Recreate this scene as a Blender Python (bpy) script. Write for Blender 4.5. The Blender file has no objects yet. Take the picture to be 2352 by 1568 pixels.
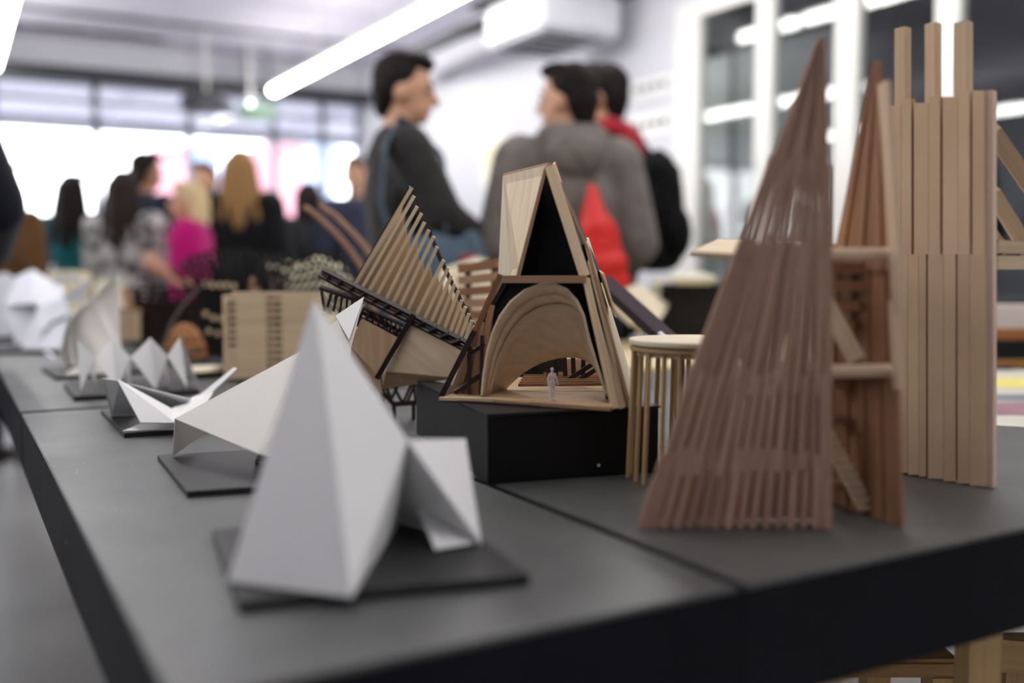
import bpy, bmesh, math, random
from mathutils import Vector, Matrix
random.seed(7)
S = bpy.context.scene
COL = S.collection
# ---------------------------------------------------------------- camera
FPX = 2311.0
YAW = math.radians(29.4)
PITCH = math.radians(4.38)
CAM = Vector((0, 0, 1.0))
cd = bpy.data.cameras.new('camera')
cam = bpy.data.objects.new('camera', cd)
COL.objects.link(cam)
cam.location = CAM
cam.rotation_euler = (math.pi/2 - PITCH, 0, -YAW)
cd.sensor_width = 36.0
cd.lens = 36.0 * FPX / 2352.0
cd.clip_start = 0.02
cd.dof.use_dof = True
cd.dof.focus_distance = 1.34
cd.dof.aperture_fstop = 1.45
S.camera = cam
# ---------------------------------------------------------------- world, exposure
w = bpy.data.worlds.new('world'); S.world = w; w.use_nodes = True
bg = w.node_tree.nodes['Background']
bg.inputs[0].default_value = (0.93, 0.95, 1.0, 1)
bg.inputs[1].default_value = 5.0
S.view_settings.view_transform = 'Standard'
S.view_settings.look = 'None'
S.view_settings.gamma = 1.0
S.view_settings.use_curve_mapping = False
S.view_settings.exposure = 0.84
LAMP_STRENGTH = 16.0
# ---------------------------------------------------------------- pixel helpers
RM = cam.rotation_euler.to_matrix()
def ray(px, py):
    return RM @ Vector(((px-1176)/FPX, -(py-784)/FPX, -1.0))
def P(px, py, d):
    return CAM + ray(px, py)*d
def on_z(px, py, z=0.75):
    r = ray(px, py)
    return CAM + r*((z-CAM.z)/r.z)
def on_pl(px, py, p0, n):
    r = ray(px, py)
    return CAM + r*((p0-CAM).dot(n)/r.dot(n))
def at_X(px, py, X):
    r = ray(px, py); return CAM + r*((X-CAM.x)/r.x)
def at_Y(px, py, Y):
    r = ray(px, py); return CAM + r*((Y-CAM.y)/r.y)
def vplane(a, b):
    """vertical plane through two ground points"""
    t = (b-a); t.z = 0; t.normalize()
    return a, Vector((-t.y, t.x, 0)), t
RIGHT = Vector((math.cos(YAW), -math.sin(YAW), 0))
FWD = Vector((math.sin(YAW), math.cos(YAW), 0))
# ---------------------------------------------------------------- materials
def lin(c):
    out = []
    for v in c:
        v /= 255.0
        out.append(v/12.92 if v <= 0.04045 else ((v+0.055)/1.055)**2.4)
    return out
MATS = {}
def mat(name, c1, c2=None, rough=0.6, scale=(8, 8, 8), coord='Object', bump=0.0, spec=0.5, rnd=0.0,
        detail=4, contrast=(0.3, 0.7), metallic=0.0, sheen=0.0, speck=0.0):
    if name in MATS: return MATS[name]
    m = bpy.data.materials.new(name); m.use_nodes = True
    nt = m.node_tree; N = nt.nodes; L = nt.links
    b = N['Principled BSDF']
    b.inputs['Roughness'].default_value = rough
    b.inputs['Specular IOR Level'].default_value = spec
    b.inputs['Metallic'].default_value = metallic
    if sheen: b.inputs['Sheen Weight'].default_value = sheen
    c1 = lin(c1); c2 = lin(c2) if c2 else [v*0.85 for v in c1]
    tc = N.new('ShaderNodeTexCoord'); mp = N.new('ShaderNodeMapping')
    mp.inputs['Scale'].default_value = scale
    L.new(tc.outputs[coord], mp.inputs['Vector'])
    oi = N.new('ShaderNodeObjectInfo')
    mul = N.new('ShaderNodeVectorMath'); mul.operation = 'SCALE'; mul.inputs['Scale'].default_value = 37.0
    comb = N.new('ShaderNodeCombineXYZ')
    for k in range(3): L.new(oi.outputs['Random'], comb.inputs[k])
    L.new(comb.outputs[0], mul.inputs[0])
    L.new(mul.outputs[0], mp.inputs['Location'])
    no = N.new('ShaderNodeTexNoise'); no.inputs['Scale'].default_value = 1.0; no.inputs['Detail'].default_value = detail
    L.new(mp.outputs[0], no.inputs['Vector'])
    rp = N.new('ShaderNodeValToRGB')
    rp.color_ramp.elements[0].position = contrast[0]; rp.color_ramp.elements[1].position = contrast[1]
    rp.color_ramp.elements[0].color = (*c1, 1); rp.color_ramp.elements[1].color = (*c2, 1)
    L.new(no.outputs['Fac'], rp.inputs[0])
    out = rp.outputs[0]
    if rnd:
        hs = N.new('ShaderNodeHueSaturation')
        mr = N.new('ShaderNodeMapRange'); mr.inputs['To Min'].default_value = 1-rnd; mr.inputs['To Max'].default_value = 1+rnd
        L.new(oi.outputs['Random'], mr.inputs['Value']); L.new(mr.outputs[0], hs.inputs['Value'])
        L.new(out, hs.inputs['Color']); out = hs.outputs[0]
    L.new(out, b.inputs['Base Color'])
    if speck:
        vo = N.new('ShaderNodeTexVoronoi'); vo.inputs['Scale'].default_value = speck
        L.new(tc.outputs[coord], vo.inputs['Vector'])
        n2 = N.new('ShaderNodeTexNoise'); n2.inputs['Scale'].default_value = 5.0; n2.inputs['Detail'].default_value = 6
        L.new(tc.outputs[coord], n2.inputs['Vector'])
        lt = N.new('ShaderNodeMath'); lt.operation = 'LESS_THAN'; lt.inputs[1].default_value = 0.10
        L.new(vo.outputs['Distance'], lt.inputs[0])
        gt = N.new('ShaderNodeMath'); gt.operation = 'GREATER_THAN'; gt.inputs[1].default_value = 0.60
        L.new(n2.outputs['Fac'], gt.inputs[0])
        mu = N.new('ShaderNodeMath'); mu.operation = 'MULTIPLY'
        L.new(lt.outputs[0], mu.inputs[0]); L.new(gt.outputs[0], mu.inputs[1])
        mx = N.new('ShaderNodeMix'); mx.data_type = 'RGBA'
        L.new(mu.outputs[0], mx.inputs['Factor']); L.new(out, mx.inputs['A']); mx.inputs['B'].default_value = (0.30, 0.28, 0.20, 1)
        L.new(mx.outputs['Result'], b.inputs['Base Color'])
        rr = N.new('ShaderNodeMapRange'); rr.inputs['To Min'].default_value = rough-.10; rr.inputs['To Max'].default_value = rough+.14
        L.new(n2.outputs['Fac'], rr.inputs['Value']); L.new(rr.outputs[0], b.inputs['Roughness'])
    if bump:
        bp = N.new('ShaderNodeBump'); bp.inputs['Strength'].default_value = bump; bp.inputs['Distance'].default_value = 0.002
        L.new(no.outputs['Fac'], bp.inputs['Height']); L.new(bp.outputs[0], b.inputs['Normal'])
    MATS[name] = m
    return m
def emit_mat(name, c, s):
    m = bpy.data.materials.new(name); m.use_nodes = True
    nt = m.node_tree; nt.nodes.clear()
    e = nt.nodes.new('ShaderNodeEmission'); e.inputs[0].default_value = (*lin(c), 1); e.inputs[1].default_value = s
    o = nt.nodes.new('ShaderNodeOutputMaterial'); nt.links.new(e.outputs[0], o.inputs[0])
    return m
def glass_mat(name, tint, ior):
    m = bpy.data.materials.new(name); m.use_nodes = True
    nt = m.node_tree; nt.nodes.clear()
    t = nt.nodes.new('ShaderNodeBsdfTransparent'); t.inputs[0].default_value = (*tint, 1)
    g = nt.nodes.new('ShaderNodeBsdfGlossy'); g.inputs['Roughness'].default_value = 0.0
    lw = nt.nodes.new('ShaderNodeLayerWeight'); lw.inputs['Blend'].default_value = 0.5
    pw = nt.nodes.new('ShaderNodeMath'); pw.operation = 'POWER'; pw.inputs[1].default_value = 5.0
    nt.links.new(lw.outputs['Facing'], pw.inputs[0])
    f = nt.nodes.new('ShaderNodeMath'); f.operation = 'MULTIPLY_ADD'
    r0 = ((ior-1)/(ior+1))**2
    f.inputs[1].default_value = 1-r0; f.inputs[2].default_value = r0
    nt.links.new(pw.outputs[0], f.inputs[0])
    x = nt.nodes.new('ShaderNodeMixShader'); o = nt.nodes.new('ShaderNodeOutputMaterial')
    nt.links.new(f.outputs[0], x.inputs[0]); nt.links.new(t.outputs[0], x.inputs[1]); nt.links.new(g.outputs[0], x.inputs[2])
    nt.links.new(x.outputs[0], o.inputs[0])
    return m
# wood for bars (unit cube, length along local z) and for panels (grain along local x, metres)
BAR = (5, 5, 0.5); PAN = (9, 90, 90)
M_paper = mat('white card', (232, 232, 231), (226, 226, 225), 0.75, (3, 3, 3), spec=0.2)
M_paper2 = mat('warm white card', (226, 223, 217), (218, 215, 208), 0.8, (3, 3, 3), spec=0.2)
M_paperblue = mat('cool white paper', (232, 234, 242), (222, 225, 236), 0.7, (3, 3, 3), spec=0.2)
M_black = mat('black board', (14, 14, 15), (22, 22, 23), 0.5, (20, 20, 20), bump=0.1)
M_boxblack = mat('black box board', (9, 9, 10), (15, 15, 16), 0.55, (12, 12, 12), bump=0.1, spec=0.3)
M_balsa_p = mat('pale balsa sheet', (226, 206, 176), (208, 186, 154), 0.65, PAN, rnd=0.05, spec=0.25)
M_balsa_d = mat('tan balsa sheet', (196, 166, 132), (176, 145, 112), 0.65, PAN, rnd=0.06, spec=0.25)
M_cream_p = mat('cream veneer sheet', (232, 222, 198), (222, 208, 180), 0.65, PAN, rnd=0.04, spec=0.25)
M_bar_p = mat('pale wood stick', (228, 206, 172), (206, 180, 146), 0.65, BAR, rnd=0.08, spec=0.25)
M_bar_d = mat('tan wood stick', (184, 148, 118), (160, 124, 96), 0.65, BAR, rnd=0.10, spec=0.25)
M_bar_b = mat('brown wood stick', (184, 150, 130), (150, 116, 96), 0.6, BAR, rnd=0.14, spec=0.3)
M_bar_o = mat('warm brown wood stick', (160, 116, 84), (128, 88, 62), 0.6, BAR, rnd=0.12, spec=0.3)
M_bar_t = mat('pinkish pale plank', (208, 182, 154), (188, 160, 132), 0.65, BAR, rnd=0.06, spec=0.25)
M_dark = mat('dark stained stick', (36, 20, 22), (52, 30, 30), 0.45, BAR, rnd=0.15, spec=0.4)
M_darklat = mat('dark stained lattice', (32, 20, 18), (48, 28, 24), 0.5, (30, 30, 30), spec=0.3)
M_blacklat = mat('black lattice', (14, 13, 13), (24, 22, 20), 0.5, (30, 30, 30), spec=0.3)
M_purple = mat('dark purple beam', (66, 50, 56), (50, 38, 44), 0.4, BAR)
M_bamboo = mat('bamboo stick', (206, 178, 132), (172, 140, 96), 0.5, BAR, rnd=0.1, spec=0.3)
# ---------------------------------------------------------------- object helpers
def tag(o, label=None, cat=None, group=None, kind=None):
    if label: o['label'] = label
    if cat: o['category'] = cat
    if group: o['group'] = group
    if kind: o['kind'] = kind
    return o
def thing(name, label, cat, loc=(0, 0, 0), rotz=0.0, group=None):
    o = bpy.data.objects.new(name, None); COL.objects.link(o)
    o.empty_display_size = 0.05
    o.location = loc; o.rotation_euler = (0, 0, rotz)
    return tag(o, label, cat, group)
def rootmat(o):
    return Matrix.Translation(o.location) @ o.rotation_euler.to_matrix().to_4x4()
def attach(o, parent):
    """parent keeps the world placement (parent is a thing, or a part of one made with M world matrix)"""
    if parent is None: return o
    o.parent = parent
    o.matrix_parent_inverse = WM[parent.name].inverted() if parent.name in WM else rootmat(parent).inverted()
    return o
WM = {}
def link(name, me, M, m, parent=None):
    o = bpy.data.objects.new(name, me); COL.objects.link(o)
    if m is not None and len(me.materials) == 0: me.materials.append(m)
    o.matrix_world = M
    attach(o, parent)
    WM[o.name] = M.copy()
    return o
_cube = {}
def cube_mesh(m):
    if m.name not in _cube:
        me = bpy.data.meshes.new('stick_'+m.name)
        bm = bmesh.new(); bmesh.ops.create_cube(bm, size=1.0); bm.to_mesh(me); bm.free()
        me.materials.append(m); _cube[m.name] = me
    return _cube[m.name]
_cyl = {}
def cyl_mesh(m):
    if m.name not in _cyl:
        me = bpy.data.meshes.new('dowel_'+m.name)
        bm = bmesh.new(); bmesh.ops.create_cone(bm, cap_ends=True, segments=14, radius1=.5, radius2=.5, depth=1.0)
        bm.to_mesh(me); bm.free()
        for p in me.polygons: p.use_smooth = len(p.vertices) == 4
        me.materials.append(m); _cyl[m.name] = me
    return _cyl[m.name]
def frame(z, xh):
    z = z.normalized(); x = xh - z*xh.dot(z)
    if x.length < 1e-6: x = z.orthogonal()
    x.normalize(); y = z.cross(x)
    return x, y, z
def bar(name, p0, p1, w, t, m, parent, xh=None, round_=False):
    p0 = Vector(p0); p1 = Vector(p1)
    x, y, z = frame(p1-p0, Vector(xh) if xh is not None else RIGHT)
    L = (p1-p0).length
    R = Matrix((x, y, z)).transposed()
    M = Matrix.Translation((p0+p1)/2) @ R.to_4x4() @ Matrix.Diagonal((w, t, L, 1))
    return link(name, cyl_mesh(m) if round_ else cube_mesh(m), M, m, parent)
def panel(name, pts, t, m, parent, grain=None):
    pts = [Vector(p) for p in pts]
    c = sum(pts, Vector())/len(pts)
    n = Vector()
    for i in range(len(pts)):
        n += (pts[i]-c).cross(pts[(i+1) % len(pts)]-c)
    n.normalize()
    g = Vector(grain) if grain is not None else pts[1]-pts[0]
    x = (g-n*g.dot(n))
    if x.length < 1e-6: x = n.orthogonal()
    x.normalize(); y = n.cross(x)
    R = Matrix((x, y, n)).transposed().to_4x4()
    M = Matrix.Translation(c) @ R; MI = M.inverted()
    bm = bmesh.new()
    loc = [MI @ p for p in pts]
    top = [bm.verts.new((v.x, v.y, v.z+t/2)) for v in loc]
    bot = [bm.verts.new((v.x, v.y, v.z-t/2)) for v in loc]
    k = len(pts)
    bm.faces.new(top); bm.faces.new(bot[::-1])
    for i in range(k):
        bm.faces.new((top[i], bot[i], bot[(i+1) % k], top[(i+1) % k]))
    bmesh.ops.recalc_face_normals(bm, faces=bm.faces[:])
    me = bpy.data.meshes.new(name); bm.to_mesh(me); bm.free()
    return link(name, me, M, m, parent)
def box(name, lo, hi, m, parent=None, bev=0.0):
    lo = Vector(lo); hi = Vector(hi); c = (lo+hi)/2; s = hi-lo
    bm = bmesh.new(); bmesh.ops.create_cube(bm, size=1.0)
    bmesh.ops.scale(bm, vec=s, verts=bm.verts)
    if bev: bmesh.ops.bevel(bm, geom=bm.edges[:], offset=bev, segments=2, affect='EDGES')
    me = bpy.data.meshes.new(name); bm.to_mesh(me); bm.free()
    return link(name, me, Matrix.Translation(c), m, parent)
def obox(name, o, u, v, W, D, H, m, parent=None, bev=0.0):
    """box with corner o, unit horizontal axes u (width) and v (depth)"""
    u = Vector(u).normalized(); v = Vector(v).normalized(); wz = Vector((0, 0, 1))
    c = Vector(o)+u*W/2+v*D/2+wz*H/2
    bm = bmesh.new(); bmesh.ops.create_cube(bm, size=1.0)
    bmesh.ops.scale(bm, vec=(W, D, H), verts=bm.verts)
    if bev: bmesh.ops.bevel(bm, geom=bm.edges[:], offset=bev, segments=2, affect='EDGES')
    me = bpy.data.meshes.new(name); bm.to_mesh(me); bm.free()
    M = Matrix.Translation(c) @ Matrix((u, wz.cross(u), wz)).transposed().to_4x4()
    return link(name, me, M, m, parent)
def tube(name, pts, r, m, parent, seg=8, flat=None):
    """round tube (or flat ribbon w x t with flat=(w,t,side)) along points"""
    pts = [Vector(p) for p in pts]
    c = sum(pts, Vector())/len(pts)
    bm = bmesh.new(); rings = []
    for i, p in enumerate(pts):
        d = (pts[min(i+1, len(pts)-1)]-pts[max(i-1, 0)])
        x, y, z = frame(d, Vector(flat[2]) if flat else Vector((0.13, 0.2, 1)))
        if flat:
            a, b = flat[0]/2, flat[1]/2
            off = [x*a+y*b, -x*a+y*b, -x*a-y*b, x*a-y*b]
        else:
            off = [(x*math.cos(k*2*math.pi/seg)+y*math.sin(k*2*math.pi/seg))*r for k in range(seg)]
        rings.append([bm.verts.new(p+o-c) for o in off])
    k = len(rings[0])
    for a, b in zip(rings, rings[1:]):
        for i in range(k): bm.faces.new((a[i], a[(i+1) % k], b[(i+1) % k], b[i]))
    bm.faces.new(rings[0][::-1]); bm.faces.new(rings[-1])
    bmesh.ops.recalc_face_normals(bm, faces=bm.faces[:])
    me = bpy.data.meshes.new(name); bm.to_mesh(me); bm.free()
    if not flat:
        for p in me.polygons: p.use_smooth = True
    return link(name, me, Matrix.Translation(c), m, parent)
def bars_mesh(name, segs, w, m, parent):
    """many thin sticks too small to pick apart, one part"""
    c = sum((Vector(s[0]) for s in segs), Vector())/len(segs)
    vs, fs = [], []
    for s in segs:
        p0, p1 = Vector(s[0])-c, Vector(s[1])-c
        ww = s[2] if len(s) > 2 else w
        x, y, z = frame(p1-p0, RIGHT)
        b = len(vs)
        for p in (p0, p1):
            for sx, sy in ((1, 1), (-1, 1), (-1, -1), (1, -1)):
                vs.append(p+x*sx*ww/2+y*sy*ww/2)
        fs += [(b+3, b+2, b+1, b), (b+4, b+5, b+6, b+7)]
        fs += [(b+i, b+(i+1) % 4, b+4+(i+1) % 4, b+4+i) for i in range(4)]
    me = bpy.data.meshes.new(name); me.from_pydata([tuple(v) for v in vs], [], fs)
    o = link(name, me, Matrix.Translation(c), m, parent)
    return tag(o, kind='stuff')
def loft(name, rows, t, m, parent, smooth=True, closed=False):
    """sheet through rows of points, given thickness t"""
    c = rows[0][0].copy()
    nr, nc = len(rows), len(rows[0])
    nrm = []
    for i in range(nr):
        rr = []
        for j in range(nc):
            du = rows[i][min(j+1, nc-1)]-rows[i][max(j-1, 0)]
            dv = rows[min(i+1, nr-1)][j]-rows[max(i-1, 0)][j]
            n = du.cross(dv); rr.append(n.normalized() if n.length > 1e-12 else Vector((0, 0, 1)))
        nrm.append(rr)
    bm = bmesh.new()
    A = [[bm.verts.new(rows[i][j]-c+nrm[i][j]*t/2) for j in range(nc)] for i in range(nr)]
    B = [[bm.verts.new(rows[i][j]-c-nrm[i][j]*t/2) for j in range(nc)] for i in range(nr)]
    for i in range(nr-1):
        for j in range(nc-1):
            for G, f in ((A, 0), (B, 1)):
                q = [G[i][j], G[i][j+1], G[i+1][j+1], G[i+1][j]]
                fc = bm.faces.new(q if not f else q[::-1]); fc.smooth = smooth
    for i in range(nr-1):
        for j in (0, nc-1):
            bm.faces.new((A[i][j], A[i+1][j], B[i+1][j], B[i][j]))
    for j in range(nc-1):
        for i in (0, nr-1):
            bm.faces.new((A[i][j], A[i][j+1], B[i][j+1], B[i][j]))
    bmesh.ops.recalc_face_normals(bm, faces=bm.faces[:])
    me = bpy.data.meshes.new(name); bm.to_mesh(me); bm.free()
    return link(name, me, Matrix.Translation(c), m, parent)
def lerp(a, b, t): return a+(b-a)*t
def poly_at(tbl, y):
    """piecewise linear x(y)"""
    for (y0, x0), (y1, x1) in zip(tbl, tbl[1:]):
        if y <= y1: return x0+(x1-x0)*(y-y0)/(y1-y0)
    return tbl[-1][1]
def struct(o): return tag(o, kind='structure')
# ================================================================ SETTING
RX, RY, RZ = 3.35, 8.7, 2.75
X0, Y0 = -4.5, -2.6
M_floor = mat('grey concrete floor', (178, 178, 176), (160, 160, 158), 0.35, (1.3, 1.3, 1.3), detail=8)
M_ceil = mat('concrete ceiling', (208, 204, 218), (184, 181, 196), 0.85, (1.2, 5, 3), detail=8)
M_wall = mat('white wall paint', (216, 216, 223), (208, 208, 215), 0.8, (2, 2, 2))
M_frame = mat('white frame paint', (236, 236, 232), (228, 228, 224), 0.45, (4, 4, 4))
M_wframe = mat('grey window frame', (176, 178, 192), (164, 166, 182), 0.5, (4, 4, 4))
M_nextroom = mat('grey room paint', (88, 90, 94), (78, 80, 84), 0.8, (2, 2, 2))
M_glass = glass_mat('window glass', (0.97, 0.98, 0.98), 1.45)
M_glass2 = glass_mat('partition glass', (0.88, 0.91, 0.90), 1.75)
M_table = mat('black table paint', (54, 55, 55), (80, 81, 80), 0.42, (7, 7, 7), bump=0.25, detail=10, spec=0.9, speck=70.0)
M_canopy = mat('canopy underside', (196, 196, 208), (186, 186, 200), 0.8, (1, 1, 1))
struct(box('floor', (X0, Y0, -0.1), (RX+5, RY+0.15, 0.0), M_floor))
struct(box('ceiling', (X0, Y0, RZ), (RX+5, RY+0.15, RZ+0.12), M_ceil))
struct(box('wall_left', (X0-0.12, Y0, 0), (X0, RY+0.15, RZ), M_wall))
struct(box('wall_back', (X0, Y0-0.12, 0), (RX+5, Y0, RZ), M_wall))
struct(box('wall_right', (RX, 4.22, 0), (RX+0.12, RY+0.15, RZ), M_wall))
struct(box('wall_right_header', (RX, Y0, 2.32), (RX+0.12, 4.22, RZ), M_wall))
# far wall: low wall, head strip, windows between
SILL, HEAD, TRAN = 1.18, 2.46, 2.12
struct(box('wall_far', (X0, RY, 0), (RX, RY+0.15, SILL), M_wall))
struct(box('wall_far_header', (X0, RY, HEAD), (RX, RY+0.15, RZ), M_wall))
mull = [RX-0.02] + [at_Y(p, 300, RY).x for p in (745, 632, 437, 222)]
while mull[-1] > X0+0.8: mull.append(mull[-1]-0.73)
mull.append(X0)
for i in range(len(mull)-1):
    b, a = mull[i], mull[i+1]
    y0, y1 = RY+0.03, RY+0.10
    bm = bmesh.new()
    def addb(lo, hi):
        r = bmesh.ops.create_cube(bm, size=1.0)
        for v in r['verts']:
            v.co = Vector([lerp(lo[k], hi[k], v.co[k]+0.5) for k in range(3)])
    f = 0.03
    addb((a, y0, SILL), (a+f, y1, HEAD)); addb((b-f, y0, SILL), (b, y1, HEAD))
    addb((a, y0, SILL), (b, y1, SILL+0.05)); addb((a, y0, HEAD-0.05), (b, y1, HEAD))
    addb((a, y0, TRAN-0.03), (b, y1, TRAN+0.03)); addb((a, y0, TRAN+0.15), (b, y1, TRAN+0.19))
    me = bpy.data.meshes.new('window_%d' % (i+1)); bm.to_mesh(me); bm.free()
    wn = struct(link('window_%d' % (i+1), me, Matrix(), M_wframe))
    box('pane', (a+f, RY+0.06, SILL+0.05), (b-f, RY+0.066, TRAN-0.03), M_glass, wn)
    box('upper_pane', (a+f, RY+0.06, TRAN+0.03), (b-f, RY+0.066, TRAN+0.15), M_glass, wn)
    box('upper_pane', (a+f, RY+0.06, TRAN+0.19), (b-f, RY+0.066, HEAD-0.05), M_glass, wn)
# street outside
struct(box('outside_ground', (-30, RY+0.15, -0.3), (40, 45, -0.12), mat('pale paving', (170, 170, 172), (160, 160, 163), 0.8, (1, 1, 1))))
cano = thing('canopy', 'grey canopy slab projecting outside above the far windows', 'canopy', (0, RY+1.4, 2.5))
box('slab', (X0, RY+0.2, 2.50), (RX+1, RY+2.6, 2.62), M_canopy, cano)
for i in range(5):
    x = X0+0.3+i*1.9
    box('joist', (x, RY+0.2, 2.44), (x+0.07, RY+2.6, 2.50), M_canopy, cano)
box('fascia', (X0, RY+2.55, 2.36), (RX+1, RY+2.62, 2.52), M_canopy, cano)
M_pk = mat('faded red facade', (196, 140, 150), (186, 130, 142), 0.8, (1, 1, 1))
M_bl = mat('pale blue facade', (150, 172, 205), (160, 180, 210), 0.8, (1, 1, 1))
M_wh = mat('white facade', (225, 225, 228), (215, 215, 220), 0.8, (1, 1, 1))
def facade(px0, px1, py0, Y, m, label):
    a, b = at_Y(px0, py0, Y), at_Y(px1, py0, Y)
    t = thing('street_building', label, 'building', ((a.x+b.x)/2, Y+1, -0.12))
    box('facade', (a.x, Y, -0.12), (b.x, Y+2.0, a.z), m, t)
    ww = (b.x-a.x)
    for k in range(2):
        box('window_recess', (a.x+ww*(0.15+0.42*k), Y-0.03, 0.9), (a.x+ww*(0.40+0.42*k), Y+0.02, 1.7), M_bl, t)
    box('cornice', (a.x-0.05, Y-0.08, a.z-0.1), (b.x+0.05, Y, a.z), m, t)
facade(362, 428, 330, 15, M_pk, 'faded red building front seen through the window left of centre')
facade(632, 690, 320, 15, M_pk, 'faded red building front seen through the window beside the right wall')
facade(448, 505, 330, 16.5, M_bl, 'pale blue building front seen through the middle window')
facade(692, 770, 330, 17, M_bl, 'pale blue building front at the right end of the far window')
# glass partition on the right, in line with the white wall
mp = [(4.02, 4.22), (3.505, 3.62), (3.01, 3.135), (2.53, 2.636), (2.03, 2.14), (1.5, 1.61), (0.98, 1.09), (0.4, 0.51), (-0.3, -0.19), (-1.0, -0.89), (-1.7, -1.59), (-2.6, -2.49)]
for i, (a, b) in enumerate(mp):
    o = struct(box('trim_%d' % (i+1), (RX-0.01, a, 0), (RX+0.045, b, 2.32), M_frame, None, 0.006))
for i in range(len(mp)-1):
    hi, lo = mp[i][0], mp[i+1][1]
    wn = struct(box('window_%d' % (i+21), (RX+0.0, lo, 0.0), (RX+0.04, hi, 0.10), M_frame))
    box('head_rail', (RX+0.0, lo, 2.24), (RX+0.04, hi, 2.32), M_frame, wn)
    box('pane', (RX+0.016, lo, 0.10), (RX+0.024, hi, 2.24), M_glass2, wn)
M_emit = emit_mat('lamp tube glow', (255, 253, 248), LAMP_STRENGTH)
M_house = mat('white lamp housing', (225, 225, 222), (215, 215, 212), 0.5)
# the dim room beyond the glass
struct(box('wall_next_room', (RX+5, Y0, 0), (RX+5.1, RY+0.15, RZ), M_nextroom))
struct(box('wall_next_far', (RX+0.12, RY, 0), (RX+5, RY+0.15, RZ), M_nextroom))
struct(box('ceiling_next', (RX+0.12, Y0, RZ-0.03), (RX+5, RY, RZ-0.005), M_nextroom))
part = thing('office_partition', 'light grey partition screen standing beyond the two narrow panes left of the spires', 'partition', (4.62, 5.7, 0))  # screen put in to give the two panes their light grey
for k in range(4):
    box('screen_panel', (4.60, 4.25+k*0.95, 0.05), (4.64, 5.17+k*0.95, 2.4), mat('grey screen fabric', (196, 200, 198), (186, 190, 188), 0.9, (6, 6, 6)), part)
for k in range(5):
    box('post', (4.59, 4.21+k*0.95, 0.0), (4.65, 4.25+k*0.95, 2.42), M_nextroom, part)
for k in range(2):  # unseen lamps added to brighten the room beyond the glass
    ly = 7.9-1.4*k
    t = thing('tube_lamp', ['tube lamp behind the white wall, farther one in the next room', 'tube lamp behind the white wall, nearer one in the next room'][k], 'lamp', (3.95, ly, 2.55), 0, 'tube lamps in the next room')
    box('housing', (3.905, ly-1.2, 2.57), (3.995, ly, 2.605), mat('white lamp housing', (225, 225, 222), (215, 215, 212), 0.5), t, 0.005)
    bar('diffuser', (3.95, ly-1.19, 2.55), (3.95, ly-.01, 2.55), 0.075, 0.06, M_emit, t, (1, 0, 0), True)
    for yy in (ly-.2, ly-1.0): bar('wire', (3.95, yy, 2.605), (3.95, yy, RZ), .006, .006, M_house, t)
pb = thing('notice_poster', 'white and pink poster on the grey screen behind the glass', 'poster', (4.58, 5.2, 1.0))  # coloured panel that stands in for a pinkish reflection in the pane
a0, a1 = at_X(1612, 560, 4.585), at_X(1705, 400, 4.585)
box('sheet', (4.575, a1.y, a0.z), (4.59, a0.y, a1.z), mat('poster paper', (240, 238, 236), (230, 228, 226), 0.7), pb)
box('pink_print', (4.571, lerp(a1.y, a0.y, .2), lerp(a0.z, a1.z, .2)), (4.576, lerp(a1.y, a0.y, .75), lerp(a0.z, a1.z, .55)), mat('pink print', (226, 190, 196), (216, 176, 184), 0.7), pb)
# papers pinned on the white wall
M_post = mat('pinned paper', (242, 242, 240), (236, 236, 234), 0.7)
M_print = mat('dark print', (70, 70, 76), (110, 110, 116), 0.7, (12, 12, 12))
for r, (py0, py1) in enumerate(((165, 235), (250, 320))):
    t = thing('pinned_sheet', ['upper white sheet with dark prints on the wall by the glass',
                               'lower white sheet with dark prints on the wall by the glass'][r], 'poster', at_X(1500, py1, RX))
    A, B = at_X(1452, py1, RX), at_X(1543, py0, RX)
    box('sheet', (RX-0.006, B.y, A.z), (RX, A.y, B.z), M_post, t)
    for k in range(4):
        ya = lerp(A.y, B.y, 0.08+0.23*k); yb = lerp(A.y, B.y, 0.24+0.23*k)
        box('print', (RX-0.008, yb, lerp(A.z, B.z, .38)), (RX-0.005, ya, lerp(A.z, B.z, .66)), M_print, t)
t = thing('pinned_sheet', 'pale cream tall sheet pinned on the white wall between the students', 'poster', at_X(1140, 430, RX))
A, B = at_X(1108, 430, RX), at_X(1165, 310, RX)
box('sheet', (RX-0.006, B.y, A.z), (RX, A.y, B.z), mat('cream paper', (244, 238, 222), (238, 230, 212), 0.7), t)
box('print', (RX-0.008, lerp(A.y, B.y, .8), lerp(A.z, B.z, .3)), (RX-0.005, lerp(A.y, B.y, .2), lerp(A.z, B.z, .8)), mat('faint print', (236, 226, 196), (228, 216, 184), 0.7), t)
# black rail hung below the ceiling in front of the far windows
M_rail = mat('black rail', (26, 26, 32), (34, 34, 40), 0.5)
t = thing('curtain_rail', 'long black boxed rail hanging above the far windows', 'rail', (0, 8.3, 2.41))
xe = at_Y(850, 232, 8.3).x
box('casing', (X0+0.2, 8.24, 2.37), (xe, 8.36, 2.47), M_rail, t, 0.01)
for k in range(6):
    x = lerp(X0+0.6, xe-0.2, k/5)
    box('hanger', (x-0.004, 8.29, 2.47), (x+0.004, 8.31, RZ), M_house, t)
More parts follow.
